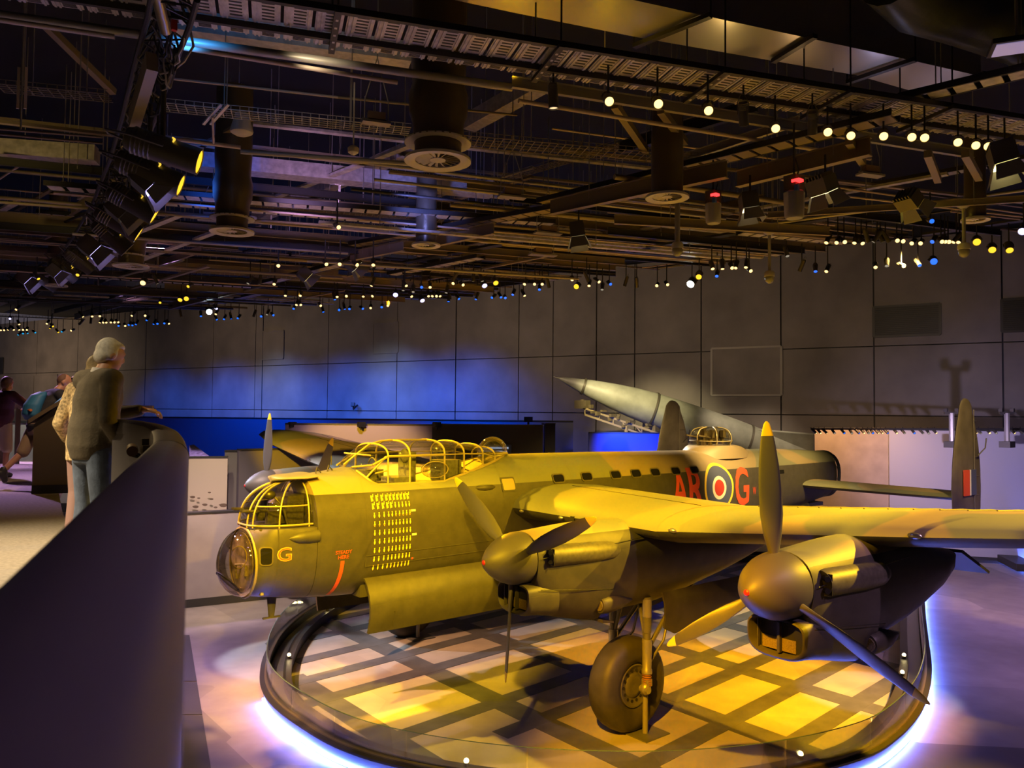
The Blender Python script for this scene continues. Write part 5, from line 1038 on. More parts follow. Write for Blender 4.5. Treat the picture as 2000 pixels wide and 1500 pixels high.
# --- traced pipes, strips and trays
TR_ = [('pipe', (0, 29), (1000, 171), 9.9, .055, 'g', 'grey pipe running under the perforated tray, upper of two'), ('pipe', (331, 89), (776, 161), 9.7, .03, 't', 'tan conduit with a red mark below the perforated tray'), ('pipe', (0, 39), (224, 72), 9.75, .03, 't', 'short tan conduit at the top corner behind the lighting truss'),
 ('pipe', (1013, 197), (1700, 310), 9.7, .032, 't', 'tan conduit running behind the row of warm spotlights'), ('beam', (1000, 160), (1900, 300), 9.9, .14, 'g', 'grey beam running behind the row of warm spotlights'), ('strip', (335, 45), (800, 110), 11.0, .35, 'v', 'pale strip lit blue beneath the perforated tray'),
 ('strip', (385, 315), (960, 372), 10.6, .42, 'v', 'broad pale duct strip lit violet and blue beside the round diffuser'), ('strip', (0, 290), (190, 303), 10.5, .36, 'v', 'broad pale strip lit yellow behind the lighting truss'),
 ('basket', (0, 172), (215, 192), 9.8, .30, 'b', 'wire basket tray on the far side of the lighting truss'), ('basket', (310, 208), (800, 257), 9.8, .34, 'v', 'wire basket tray between the truss and the round diffuser'), ('basket', (900, 275), (1390, 318), 9.7, .5, 'b', 'brown wire basket tray beyond the round diffuser'),
 ('pipe', (320, 152), (660, 190), 10.4, .02, 't', 'thin tan pipe above the wire basket tray'), ('pipe', (660, 190), (1010, 225), 10.4, .02, 'b', 'thin brown pipe above the round diffuser'), ('pipe', (470, 296), (830, 322), 9.6, .04, 'g', 'grey pipe ending at the round diffuser'),
 ('pipe', (345, 272), (470, 288), 9.4, .03, 't', 'hooked tan conduit beside the big theatre spotlights'), ('ladder', (330, 380), (1080, 436), 9.6, .34, 'v', 'cable ladder with pale rungs below the violet strip'), ('ladder', (90, 362), (240, 374), 9.6, .34, 'v', 'short cable ladder with pale rungs behind the truss'),
 ('ladder', (1060, 395), (1750, 225), 9.6, .34, 'b', 'brown cable ladder climbing behind the spotlights'), ('ladder', (690, 478), (1120, 400), 9.5, .3, 'b', 'brown cable ladder rising below the round diffuser'), ('ladder', (1760, 195), (2080, 120), 9.9, .3, 'v', 'cable ladder rising past the end of the duct'),
 ('beam', (684, 501), (788, 480), 9.3, .22, 'b', 'short bronze trunking hanging low, first from the wall'), ('beam', (830, 476), (965, 446), 9.3, .22, 'b', 'short bronze trunking hanging low, second from the wall'), ('beam', (1075, 405), (1420, 330), 9.3, .26, 'b', 'long bronze trunking hanging below the cable ladder'), ('beam', (1440, 350), (1700, 285), 9.4, .26, 'b', 'bronze trunking above the moving heads'),
 ('pipe', (0, 395), (640, 440), 9.4, .03, 'b', 'brown pipe crossing behind the theatre spotlights'), ('pipe', (0, 252), (200, 268), 9.8, .02, 'b', 'thin brown pipe behind the truss near the basket tray'), ('pipe', (0, 262), (200, 280), 9.8, .02, 'b', 'second thin brown pipe behind the truss'), ('strip', (600, 380), (797, 294), 11.5, .3, 'v', 'pale diagonal beam left of the round diffuser'), ('strip', (916, 241), (1060, 160), 11.5, .3, 'v', 'pale diagonal beam right of the round diffuser'),
 ('strip', (500, 425), (640, 366), 11.5, .3, 'v', 'pale diagonal beam beyond the second diffuser'), ('beam', (1210, 290), (1480, 205), 10.2, .2, 'k', 'black diagonal beam above the brown basket tray'), ('beam', (1330, 310), (1560, 235), 10.2, .14, 'g', 'grey diagonal beam behind the warm spotlights'), ('pipe', (1200, 345), (1900, 452), 9.5, .05, 'b', 'brown pipe sloping below the moving heads'), ('beam', (1200, 428), (1620, 452), 9.1, .16, 'b', 'bronze rail across the hall under the moving heads'),
 ('pipe', (600, 510), (1130, 545), 8.9, .03, 'g', 'grey pipe low over the hall'), ('beam', (1500, 420), (2050, 385), 9.1, .1, 'b', 'bronze rail behind the pole sensors'), ('pipe', (1480, 440), (2050, 365), 9.3, .03, 'g', 'grey pipe rising behind the pole sensors')]
for kind, a, b, z, w, mt, lab in TR_: tray_obj(kind, PZ(*a, z), PZ(*b, z), lab, None, w, mt)
# --- steel braces and black beams
for (u0, v0), (u1, v1), lab in (((80, 40), (222, 180), 'dark diagonal brace at the top corner behind the truss'), ((1200, 205), (1262, 295), 'dark diagonal brace under the second warm spotlight'), ((1290, 215), (1338, 278), 'dark diagonal brace under the third warm spotlight'), ((1658, 275), (1685, 318), 'dark brace beneath the middle warm spotlights'), ((1812, 300), (1832, 352), 'dark brace beneath the far warm spotlights'), ((1885, 300), (1912, 348), 'dark brace beneath the last warm spotlights')):
    m = MB(); m.bar(PD(u0, v0, 11), PD(u1, v1, 12.5), .1, .1); o = m.build('roof_brace', CBR, None, 0); o['label'] = lab; o['category'] = 'brace'
for u, v, s in ((1270, 170, 1), (1850, 60, 2)):
    pass
# --- far field of the grid
KN = [('pipe', .03, 'g'), ('pipe', .022, 't'), ('pipe', .04, 'b'), ('beam', .16, 'b'), ('strip', .22, 'k'), ('strip', .10, 'b'), ('ladder', .3, 'v'), ('basket', .3, 'b'), ('beam', .22, 'b'), ('strip', .14, 'v'), ('pipe', .03, 'k'), ('beam', .14, 'k')]
GL = {'pipe': ('thin pipe of the far ceiling grid', 'pipes of the far ceiling grid'), 'beam': ('narrow beam of the far ceiling grid', 'beams of the far ceiling grid'), 'strip': ('flat strip of the far ceiling grid', 'strips of the far ceiling grid'), 'ladder': ('cable ladder of the far ceiling grid', 'ladders of the far ceiling grid'), 'basket': ('wire basket of the far ceiling grid', 'baskets of the far ceiling grid')}
ORDS = 'first second third fourth fifth sixth seventh eighth ninth tenth eleventh twelfth thirteenth fourteenth fifteenth sixteenth seventeenth eighteenth nineteenth twentieth'.split(); ORDS += ['twenty-'+x for x in ORDS[:9]] + ['thirtieth'] + ['thirty-'+x for x in ORDS[:9]]
def zone(u): return 'over the visitors' if u < 330 else 'above the cockpit' if u < 760 else 'above the rocket nose' if u < 1150 else 'above the rocket fins' if u < 1560 else 'above the tail fins'
rg = random.Random(11); cnt = 0; GRID = {}
for k in range(420):
    if cnt >= 210: break
    fam = k % 5 < 3; hdg = radians(110+rg.uniform(-2, 2)) if fam else radians(-6+rg.uniform(-4, 3)); dr = V((sin(hdg), cos(hdg), 0))
    d0 = rg.uniform(15.5, 29) if k % 3 else rg.uniform(16, 34); l0 = rg.uniform(-.75, .75)*d0; z = rg.choice([9.2, 9.4, 9.6, 9.8, 10.1, 10.5, 11.0]); kind, w, mt = rg.choice(KN); L = rg.uniform(5, 16) if fam else rg.uniform(2.5, 8)
    c = WD(d0, l0, z); P = []
    for i in range(41):
        p = c+dr*L*(i/40-.5); q = pix(p)
        if q and q[2] > 11 and q[1] < yl(q[0])-3 and (z < 10 or q[2] > 9): P.append(p)
        elif P: break
    if len(P) > 10: o = tray_obj(kind, P[0], P[-1], GL[kind][0], GL[kind][1], w, mt, hang=(rg.random() < .5)); cnt += 1; q = pix((P[0]+P[-1])/2); GRID.setdefault((kind, zone(q[0]), q[2] > 20), []).append((q[0], o))
for (kind, zn, fr), L in GRID.items():
    for k, (u, o) in enumerate(sorted(L, key=lambda x: x[0])): o['label'] = '%s, %s, %s from the visitors\' side %s' % (GL[kind][0].split(' of')[0], 'far' if fr else 'middle distance', ORDS[k], zn)
# --- round ceiling diffusers with their hanging ducts
def diffuser(u, v, wpx, z, label, duct=True):
    P = PZ(u, v, z); dd = (P-CAM).dot(F2); R_ = wpx/2*dd/FPX; t = thing('ceiling_diffuser', P, label, 'diffuser'); W_ = mat('diffuser_white', (.50,.46,.42), .45)
    m = MB(); m.lathe([(0, R_*.68), (-.015, R_*.68), (-.03, R_), (0, R_), (.01, R_*.98)], P, (0,0,1), 36, False); m.build('outer_ring', W_, t, 30)
    m = MB(); m.lathe([(0, .001), (0, R_*.24), (.02, R_*.22)], P-V((0,0,.01)), (0,0,1), 20); m.build('hub_disc', W_, t, 30)
    for k in range(18):
        a = 2*pi*k/18; d = V((cos(a), sin(a), 0)); s = V((-sin(a), cos(a), .5)).normalized(); m = MB(); p, q = P+d*R_*.22+V((0,0,.0)), P+d*R_*.7
        m.prism([p-s*.012, q-s*R_*.055, q+s*R_*.055, p+s*.012], (0, 0, .006)); m.build('vane', W_, t, 0)
    m = MB(); m.lathe([(.02, R_*.70), (.10, R_*.70), (.22, R_*.70), (.22, R_), (.24, R_), (.25, R_*.74), (.5, R_*.78), (.62, R_*.88), (.85, R_*.90), (1.0, R_*.80), (1.05, R_*.80), (1.35, R_*.84), (2.6, R_*.82)] if duct else [(.02, R_*.72), (.5, R_*.74), (1.4, R_*.72)], P, (0,0,1), 28); m.build('duct_collar', mat('foil_duct', (.13,.10,.065), .35, .4, bump=.9, bscale=7), t, 40)
    if duct: m = MB(); m.lathe([(.215, R_*.72), (.215, R_*1.0), (.235, R_*1.0), (.235, R_*.72)], P, (0,0,1), 36, False); m.build('collar_flange', W_, t, 30)
diffuser(855, 312, 130, 8.95, 'large round white vaned diffuser under a dark flexible duct, largest of the ceiling')
diffuser(453, 451, 84, 8.8, 'round pale diffuser lit blue above the theatre spotlights'); diffuser(256, 519, 66, 8.9, 'small round diffuser between the theatre spotlights and warm star lamp'); diffuser(110, 557, 40, 8.9, 'smallest round diffuser at the far end of the truss'); diffuser(1303, 384, 84, 8.9, 'round diffuser behind the hanging pole sensor', False); diffuser(1905, 428, 52, 8.9, 'round yellow lit diffuser beyond the second pole sensor', False); diffuser(832, 478, 56, 9.0, 'round diffuser seen edge-on below the cable ladder', False)
# --- small ceiling fittings
def simple(name, label, cat, fn, mt): m = MB(); fn(m); o = m.build(name, mt, None, 40); o['label'] = label; o['category'] = cat; return o
WPL = mat('white_plastic', (.5,.46,.42), .5)
P = PZ(472, 258, 10.0); simple('ceiling_speaker', 'pale dome speaker on the black ceiling by the conduit hook', 'speaker', lambda m: m.loft([[P+V((r*cos(a), r*sin(a), z)) for a in [2*pi*j/20 for j in range(20)]] for r, z in ((.01, -.06), (.10, -.05), (.17, -.01), (.18, .02), (.1, .3))]), WPL)
P2 = PZ(690, 298, 9.2); simple('smoke_detector', 'small white detector hanging on a thin drop rod', 'detector', lambda m: (m.lathe([(-.03, .03), (0, .075), (.06, .08), (.09, .05)], P2, (0,0,1), 14), m.tube([P2, P2+V((0,0,1.0))], .012)), WPL)
for (u, v), z, lab in (((1323, 490), 8.3, 'long hanging pole sensor with a glass dome below the round diffuser'), ((1883, 492), 8.3, 'yellow lit hanging pole sensor near the photo edge'), ((1503, 544), 8.2, 'thin hanging pole sensor against the wall top')):
    P = PZ(u, v, z); h = (PZ(u, v-(145 if u == 1323 else 85), z)-CAM); dd = (P-CAM).dot(F2); H = (145 if u == 1323 else 85)*dd/FPX; t = thing('pole_sensor', P, lab, 'sensor')
    m = MB(); m.tube([P+V((0,0,.12)), P+V((0,0,H))], .045 if u < 1500 else .03, 10); m.lathe([(H, .04), (H+.05, .11), (H+.15, .11)], P, (0,0,1), 12); m.build('pole', CGR, t)
    m = MB(); m.lathe([(.14, .08), (.10, .10), (.04, .10)], P, (0,0,1), 14); m.build('housing', WPL, t); m = MB(); m.ball(P, (.09, .09, .10), 14, 8); m.build('dome', mat('smoked_dome', (.25,.24,.2), .1), t)
FX = mat('fixture_tray', (.32,.29,.26), .4, .5)
for u, v, z, lab in ((735, 240, 9.5, 'hanging electrical cradle with brown terminal box near the large diffuser'), (415, 430, 9.4, 'hanging electrical cradle behind the theatre spotlights'), (1000, 385, 9.4, 'hanging electrical cradle over the cable ladder'), (1700, 342, 9.4, 'hanging pale batten tray under the warm spotlights'), (1070, 456, 9.2, 'small hanging electrical cradle left of the floodlight'), (1060, 498, 9.0, 'lowest small hanging electrical cradle')):
    P = PZ(u, v, z); dd = (P-CAM).dot(F2); s = .055*dd*.5; t = thing('electrical_cradle', P, lab, 'fixture'); rt_ = Matrix.Rotation(radians(-20), 3, 'Z')
    m = MB(); m.box(P, (s*1.3, s*.5, .03), rt_); m.box(P+V((0,0,.02)), (s*1.3, .03, .05), rt_); m.build('tray', FX, t, 0); m = MB(); m.box(P+V((0,0,.09)), (s*.8, s*.35, .1), rt_); m.build('terminal_box', mat('brown_box', (.22,.14,.10), .5), t, 0)
    m = MB(); 
    for x in (-.55, .55): q = P+rt_ @ V((s*x, 0, 0)); m.tube([q, q+V((0,0,.3)), P+V((0,0,.9))], .008, 5); m.tube([P+V((0,0,.9)), P+V((0,0,2.4))], .01, 5)
    m.build('hanger_wire', CGR, t, 0)
P = PZ(43, 172, 9.4); t = thing('strut_bracket', P, 'slotted pair of steel hanger struts at the corner behind the truss', 'bracket')
for x in (-.045, .045): m = MB(); m.bar(P+R3*x-V((0,0,.25)), P+R3*x+V((0,0,.25)), .03, .03); m.build('strut', CTN, t, 0)
m = MB(); m.tube([P-V((0,0,.5)), P+V((0,0,2))], .012, 6); m.build('rod', CGR, t)
P = PZ(420, 222, 9.4); t = thing('strut_bracket', P, 'slotted tilted steel bracket under the wire basket tray', 'bracket')
for x in (0, .07): m = MB(); m.bar(PZ(397+x*200, 243, 9.4), PZ(432+x*200, 204, 9.6), .04, .02); m.build('strut', GALV, t, 0)
m = MB(); m.tube([PZ(415, 228, 9.4), PZ(417, 280, 9.4)], .015, 6); m.build('rod', CTN, t)

# --- lamps -------------------------------------------------------------------------------------------------
HOUS = mat('lamp_housing', (.095,.085,.07), .4, .3)
def lamp_meshes(r, L):
    a = MB(); a.lathe([(L, r*.55), (L*.98, r*.8), (L*.86, r), (.0, r), (-.01, r*1.03), (-.015, r*.9), (.02, r*.88)], (0,0,0), (0,0,1), 16)
    for k in range(5): a.lathe([(L*(.62+.06*k), r), (L*(.64+.06*k), r*1.06), (L*(.66+.06*k), r)], (0,0,0), (0,0,1), 12, False)
    b = MB(); b.tube([(r*1.15, 0, L*.45), (r*1.15, 0, L*.9), (r*.4, 0, L*1.25), (-r*.4, 0, L*1.25), (-r*1.15, 0, L*.9), (-r*1.15, 0, L*.45)], r*.10, 5)
    c = MB(); c.lathe([(.004, .001), (.0, r*.86), (.012, r*.86)], (0,0,0), (0,0,1), 16)
    return a.mesh('housing', HOUS), b.mesh('yoke', HOUS), c
def lamp(name, P, dr, meshes, lens_me, label, cat='spotlight', group=None, stem=0.):
    t = thing(name, P, label, cat, group); q = (-V(dr)).to_track_quat('Z', 'Y').to_euler()
    for nm, me in (('housing', meshes[0]), ('yoke', meshes[1]), ('lens', lens_me)): o = link(nm, me, t, loc=(0,0,0)); o.rotation_euler = q
    if stem: o = link('stem', STEM, t, loc=-V(dr)*.12); o.scale = (1, 1, stem)
    return t
_s = MB(); _s.tube([(0,0,0), (0,0,1)], .014, 6); STEM = _s.mesh('stem', CBL)
near_m = lamp_meshes(.062, .30); LW = lens('warm_lens', (1, .60, .17), 3.4); LD = lens('dim_lens', (1, .7, .35), 1.2)
def with_mat(mb, mt, nm='lens'): return mb.mesh(nm, mt)
NW, ND = with_mat(near_m[2], LW), with_mat(near_m[2], LD)
row = [(1081, 210, 'd'), (1190, 198, 'c'), (1286, 203, 'c'), (1384, 216, 'c'), (1453, 243, 'r'), (1515, 251, 'c'), (1587, 260, 'r'), (1617, 258, 'c'), (1662, 265, 'c'), (1726, 266, 'c'), (1781, 268, 'c'), (1806, 269, 'c'), (1871, 278, 'c'), (1906, 284, 'c'), (1930, 286, 'c'), (1962, 289, 'c')]
ORD = ['first', 'second', 'third', 'fourth', 'fifth', 'sixth', 'seventh', 'eighth', 'ninth', 'tenth', 'eleventh', 'twelfth', 'thirteenth', 'fourteenth', 'fifteenth', 'sixteenth']
for k, (u, v, q) in enumerate(row):
    P = PZ(u, v, 9.32); dr = {'d': V((.05, .0, -1)), 'c': (V((CAM.x+2.5, CAM.y+1, 4.5))-P), 'r': V((.45, .25, -.8))}[q].normalized()
    lamp('track_spotlight', P, dr, near_m, ND if q == 'd' else NW, ('unlit looking black' if q == 'd' else 'lit black') + ' track spotlight, %s from the large diffuser under the perforated tray' % ORD[k], stem=.42)
# big theatre spotlights on the near truss
tr_px = [(300, -40, 7.0), (290, 30, 7.5), (262, 150, 8.6), (240, 250, 10.0), (215, 340, 11.8), (180, 420, 14.5), (140, 480, 17.5), (90, 540, 22), (40, 585, 26.5)]
TP = [PD(u, v, d) for u, v, d in tr_px]
for p in TP: p.z = 9.35
t = thing('lighting_truss', TP[3], 'cluttered black lighting truss receding along the balcony side with theatre spotlights on it', 'truss')
for nm, dx, dz in (('chord', .0, 0), ('chord', .38, 0), ('chord', .19, .33)):
    m = MB(); m.tube([p+V((dx, 0, dz)) for p in TP], .03, 8); m.build(nm, CBL, t)
m = MB(); q = []
for a, b in zip(TP, TP[1:]):
    n = max(2, int((b-a).length/.5))
    for k in range(n):
        p0, p1 = a.lerp(b, k/n), a.lerp(b, (k+.5)/n); p2 = a.lerp(b, (k+1)/n)
        m.tube([p0, p1+V((.19, 0, .33)), p2+V((.38, 0, 0))], .014, 5); m.tube([p0, p1+V((.38, 0, 0)), p2], .012, 5); m.tube([p0+V((.38,0,0)), p1+V((.19, 0, .33)), p2], .012, 5)
m.build('lattice', CBL, t)
rg2 = random.Random(5)
for k in range(46):
    i = rg2.uniform(1, 6.5); j = int(i); p = TP[j].lerp(TP[j+1], i-j); L = rg2.uniform(.4, 1.3); m = MB(); s = rg2.uniform(.1, .4); a0 = p+V((rg2.uniform(0, .4), 0, 0)); b0 = TP[j].lerp(TP[j+1], min(1, i-j+L/3))+V((rg2.uniform(0, .4), 0, 0))
    m.tube([a0.lerp(b0, x/8)-V((rg2.uniform(-.02, .02), 0, s*4*(x/8)*(1-x/8))) for x in range(9)], .011, 5); m.build('cable', BLACK if k % 3 else CGR, t)
m = MB(); m.tube([PD(u, v, 8.4) for u, v in ((372, 60), (378, 90), (360, 120), (335, 140), (300, 146), (270, 115), (275, 90))], .014, 6); m.tube([PD(u, v, 8.2) for u, v in ((300, 90), (325, 112), (345, 122), (338, 105), (318, 100))], .01, 6); m.tube([PD(u, v, 8.6) for u, v in ((310, 190), (285, 170), (270, 140))], .012, 6); m.build('cable', CGR, t)
m = MB(); m.tube([PD(303, -20, 7.2), PD(324, 62, 7.6)], .055, 12); m.build('drop_pipe', mat('brassy_pipe', (.3,.25,.15), .3, .7), t); m = MB(); m.box(PD(340, 50, 7.7), (.05, .05, .1)); m.box(PD(337, 44, 7.7), (.03, .03, .05)); m.build('red_connector', mat('red_plastic', (.5,.03,.02), .5), t)
m = MB(); a0, b0 = PD(297, 120, 8.0), PD(262, 235, 8.8); m.bar(a0, b0, .11, .22); m.build('dimmer_panel', mat('tan_panel', (.33,.27,.2), .5), t)
big = lamp_meshes(.15, .95); LY = lens('yellow_lens', (1, .55, .02), 1.6); BIGL = with_mat(big[2], LY)
GATE = MB(); GATE.box((0, .152, .38), (.12, .012, .02)); GATE.box((.11, .11, .34), (.05, .05, .016)); GATEM = GATE.mesh('gate_slot', lens('gate_glow', (1, .6, .05), 1.2))
def theatre(rear, front, d, label, s=1.0):
    a, b = PD(*rear, d), PD(*front, d*1.02); dr = (b-a).normalized(); t = lamp('theatre_spotlight', b, dr, big, BIGL, label); k = (b-a).length/.95
    for c in [x for x in COL.objects if x.parent == t]: c.scale = (s, s, k)
    o = link('gate_slot', GATEM, t, loc=(0,0,0)); o.rotation_euler = (-dr).to_track_quat('Z', 'Y').to_euler(); o.scale = (s, s, k)
    o = link('hook_stem', STEM, t, loc=(a-b)*.5); o.scale = (2, 2, max(.2, 9.35-((a+b)/2).z)); return t
for k, (ra, fr, d, s) in enumerate((((245, 268), (388, 316), 8.6, 1.0), ((228, 310), (352, 362), 9.6, 1.0), ((212, 368), (302, 420), 11.4, 1.05), ((188, 408), (270, 458), 13.4, 1.05), ((184, 432), (248, 488), 14.2, 1.05), ((130, 490), (180, 527), 17.5, 1.05), ((100, 505), (150, 545), 19, 1.05), ((62, 530), (110, 562), 22, 1.1), ((25, 545), (72, 572), 24, 1.1))):
    theatre(ra, fr, d, 'long black theatre spotlight on the truss, %s along it from the camera' % ORD[k], s)
BD = mat('barn_door_paint', (.20,.19,.20), .5)
def flood(u, v, d, col, label, glow=6., s=1.0, dirv=None):
    P = PD(u, v, d); t = thing('floodlight', P, label, 'floodlight'); dr = (V(dirv) if dirv else V((.75, -.2, -.65))).normalized(); R = (-dr).to_track_quat('Z', 'Y').to_matrix()
    def q(fn, nm, mt): m = MB(); fn(m); link(nm, m.mesh(nm, mt, 0), t, loc=(0,0,0)).rotation_euler = R.to_euler()
    q(lambda m: m.box((0, 0, .16*s), (.34*s, .26*s, .22*s)), 'housing', HOUS)
    for k in range(6): q(lambda m: m.box((-.14*s+.056*s*k, 0, .29*s), (.02*s, .24*s, .06*s)), 'cooling_fin', HOUS)
    q(lambda m: m.box((0, 0, .045*s), (.30*s, .22*s, .012)), 'lens', lens('flood_%s_%d' % (col[2], glow), col, glow))
    for sx, sy in ((1, 0), (-1, 0), (0, 1), (0, -1)):
        q(lambda m: m.prism([V((sx*.17*s-sy*.12*s, sy*.13*s+sx*.12*s, .04*s)), V((sx*.17*s+sy*.12*s, sy*.13*s-sx*.12*s, .04*s)), V((sx*.25*s+sy*.17*s, sy*.21*s-sx*.17*s, -.15*s)), V((sx*.25*s-sy*.17*s, sy*.21*s+sx*.17*s, -.15*s))], (0, 0, .006)), 'barn_door', BD)
    m = MB(); m.tube([(0, 0, .1), (0, 0, max(.3, 9.3-P.z))], .016, 6); link('stem', m.mesh('stem', CBL), t, loc=(0,0,0)); return P
VIO = (.42, .36, 1.0)
Pf = flood(305, 372, 9.8, VIO, 'violet-white floodlight with barn doors between the two nearest theatre spotlights', 14, 1.0); spot('flood_beam', Pf+V((.1, 0, -.1)), Pf+V((3, -1, -3)), VIO, 60, 90, .8)
flood(193, 497, 15, VIO, 'violet floodlight with barn doors halfway down the truss', 9, 1.2); flood(60, 553, 22, VIO, 'violet floodlight with barn doors at the far end of the truss', 9, 1.2); flood(118, 540, 19, VIO, 'violet floodlight beside the smallest round diffuser', 6, 1.0)
flood(250, 425, 12.8, (.3, .25, .2), 'unlit floodlight with open barn doors on the truss', .1, 1.1)
flood(1465, 415, 12.2, (1, .85, .5), 'black floodlight with a pale square door between the two moving heads', 2, .95, (.1, -.1, -1)); flood(1612, 383, 11.2, (1, .85, .4), 'tilted floodlight with a pale square door beside the larger moving head', 3, 1.0, (.4, -.1, -.9)); flood(1965, 330, 10.6, (1, .85, .3), 'floodlight with glowing yellow edges at the photo edge under the duct', 9, 1.15, (.1, -.2, -1)); flood(1130, 470, 14, (1, .85, .4), 'floodlight with pale door hanging alone below the ladder', 2, 1.0, (.1, -.1, -1))
flood(1785, 405, 13, (1, .8, .05), 'yellow glowing floodlight left of the yellow pole sensor', 4, 1.0); flood(700, 525, 20, (1, .85, .5), 'dark floodlight with angled doors over the wall hatch', 1, 1.2); flood(605, 545, 21, (1, .8, .3), 'dark floodlight with a yellow edge beside the warm lamps', 1, 1.1)
for u, v, d, s, lab in ((1393, 405, 12.3, 1.0, 'grey moving head projector with red display, smaller and lower one'), (1551, 385, 10.8, 1.15, 'grey moving head projector with red display, larger one')):
    P = PD(u, v, d); t = thing('moving_head', P, lab, 'projector'); m = MB(); m.loft([[P+V((r*.115*s*(cos(a)), r*.115*s*sin(a), z*s)) for a in [2*pi*j/8 for j in range(8)]] for z, r in ((-.26, .85), (-.24, 1), (.05, 1.1), (.07, .9))]); m.build('head', mat('projector_grey', (.30,.28,.25), .45), t)
    m = MB(); m.box(P+V((0,0,.16*s)), (.20*s, .16*s, .18*s)); m.build('base', HOUS, t); m = MB(); m.box(P+V((0,0,.17*s))-F2*.11*s, (.10*s, .10*s, .035)); m.build('display', lens('red_display', (1, .02, .02), 5), t); m = MB(); m.box(P+V((-.09*s, -.09*s, .08*s)), (.05, .05, .08)); m.build('blue_label', mat('blue_label', (.05,.15,.5), .5), t)
    m = MB(); m.tube([P+V((0,0,.2)), P+V((0,0,.6)), V((P.x, P.y, 9.6))], .016, 6); m.tube([P+V((.05, 0, .25)), P+V((.12, 0, .4)), P+V((.03, 0, .55))], .012, 6); m.build('hanging_hook', CBL, t)
# --- far lamps: place, colour
C5 = lambda x, y: (x/3.3333, 300+y/3.3333)
C6 = lambda x, y: (600+x/3.3333, 300+y/3.3333)
C7 = lambda x, y: (1200+x/2.5, 300+y/2.5)
far = []
def addf(c, f, L, b=0): far.extend([(*f(x, y), c, b) for x, y in L])
addf('w', C5, [(5, 1150), (27, 1150), (52, 1148), (90, 1148), (125, 1148), (150, 1148), (175, 1148), (463, 1152), (540, 1062), (600, 1060), (650, 1058), (650, 1100), (672, 1100), (692, 1100), (722, 1099), (745, 1099), (770, 1098), (858, 1055), (1785, 850), (1858, 925), (1955, 925), (1812, 730), (1930, 985), (1958, 985), (815, 1122), (1100, 1107), (105, 1015), (305, 1107), (125, 1112), (945, 1055), (1405, 1045)])
addf('w', C5, [(930, 842)], 1); addf('c', C5, [(118, 1180), (150, 1172), (180, 1170), (230, 1165), (402, 1160)]); addf('y', C5, [(325, 1138), (345, 1125), (380, 1163), (250, 815), (435, 820), (1042, 970), (1225, 865), (505, 790)]); addf('y', C5, [(1172, 952), (1213, 945)], 1)
addf('b', C5, [(772, 1122), (838, 1115), (862, 1118), (885, 1112), (955, 1085), (1000, 1110), (1025, 1108), (1070, 1105), (1308, 1058), (1412, 1080), (1458, 1078), (1505, 1075), (1548, 1072), (1700, 1060), (1780, 1052), (1912, 1010)]); addf('s', C5, [(1362, 1030)], 2); addf('v', C5, [(1410, 1010), (65, 1075)])
addf('d', C5, [(515, 1112), (590, 1105), (1180, 1060), (1650, 1060), (1738, 1048), (1025, 845), (1690, 850), (1615, 845)])
addf('w', C6, [(125, 720), (212, 720), (325, 725), (430, 725), (418, 860), (88, 990), (195, 932), (255, 928), (365, 930), (425, 928), (790, 928), (815, 928), (842, 928), (865, 928), (1415, 850), (1480, 850), (1530, 850), (1415, 925), (1725, 820), (1900, 835), (800, 870), (645, 860), (1015, 855), (680, 930), (1835, 860), (525, 990), (413, 1005), (205, 480), (950, 845)])
addf('b', C6, [(105, 1030), (208, 1018), (245, 1012), (275, 1012), (362, 1010), (485, 1000), (745, 870), (920, 962), (988, 945), (1098, 948), (1203, 938), (1262, 935), (1290, 940), (1338, 918), (1512, 885), (180, 950), (1975, 850)]); addf('v', C6, [(750, 957), (575, 920), (1155, 860)], 1); addf('y', C6, [(1228, 842)], 1); addf('y', C6, [(1752, 866)], 1); addf('d', C6, [(625, 890), (690, 900), (1575, 870), (1830, 830), (1920, 885), (945, 830), (1080, 830), (1140, 830), (905, 905)])
addf('w', C7, [(1275, 555), (1412, 548), (1085, 435), (1125, 432), (1172, 436), (1212, 438), (1382, 425), (1410, 428), (1452, 438), (1495, 438), (1600, 430), (1617, 430), (1634, 431), (1655, 432), (1680, 433), (480, 562), (528, 562), (575, 558), (592, 558), (642, 555), (666, 573), (207, 645), (260, 640), (1035, 435), (1035, 575)])
addf('s', C7, [(372, 637)], 2); addf('y', C7, [(412, 602), (1845, 470), (1930, 472), (1770, 432)], 1); addf('b', C7, [(500, 598), (982, 575), (1552, 430), (1490, 545), (1550, 330)]); addf('b', C7, [(1560, 527)], 1); addf('d', C7, [(905, 572), (1330, 548), (50, 645), (110, 650), (1240, 430), (1265, 430), (1310, 430), (1340, 430), (845, 500)]); addf('v', C7, [(1992, 380)], 1)
LC = {'w': ((1, .62, .22), 2.6), 'b': ((.015, .14, 1), 1.6), 'c': ((.02, .35, .7), 1.2), 'y': ((1, .58, .03), 1.5), 's': ((.75, .95, 1), 60), 'v': ((.5, .45, 1), 4), 'd': ((.9, .8, .6), .35)}
LN = {'w': 'warm', 'b': 'blue', 'c': 'cyan', 'y': 'yellow', 's': 'brilliant white', 'v': 'violet-white', 'd': 'unlit'}
fm = {0: lamp_meshes(.046, .26), 1: lamp_meshes(.08, .26), 2: lamp_meshes(.11, .24), 'n': lamp_meshes(.05, .22)}; FLENS = {}
rg3 = random.Random(3)
far.sort(key=lambda x: x[0]); NUM = {}
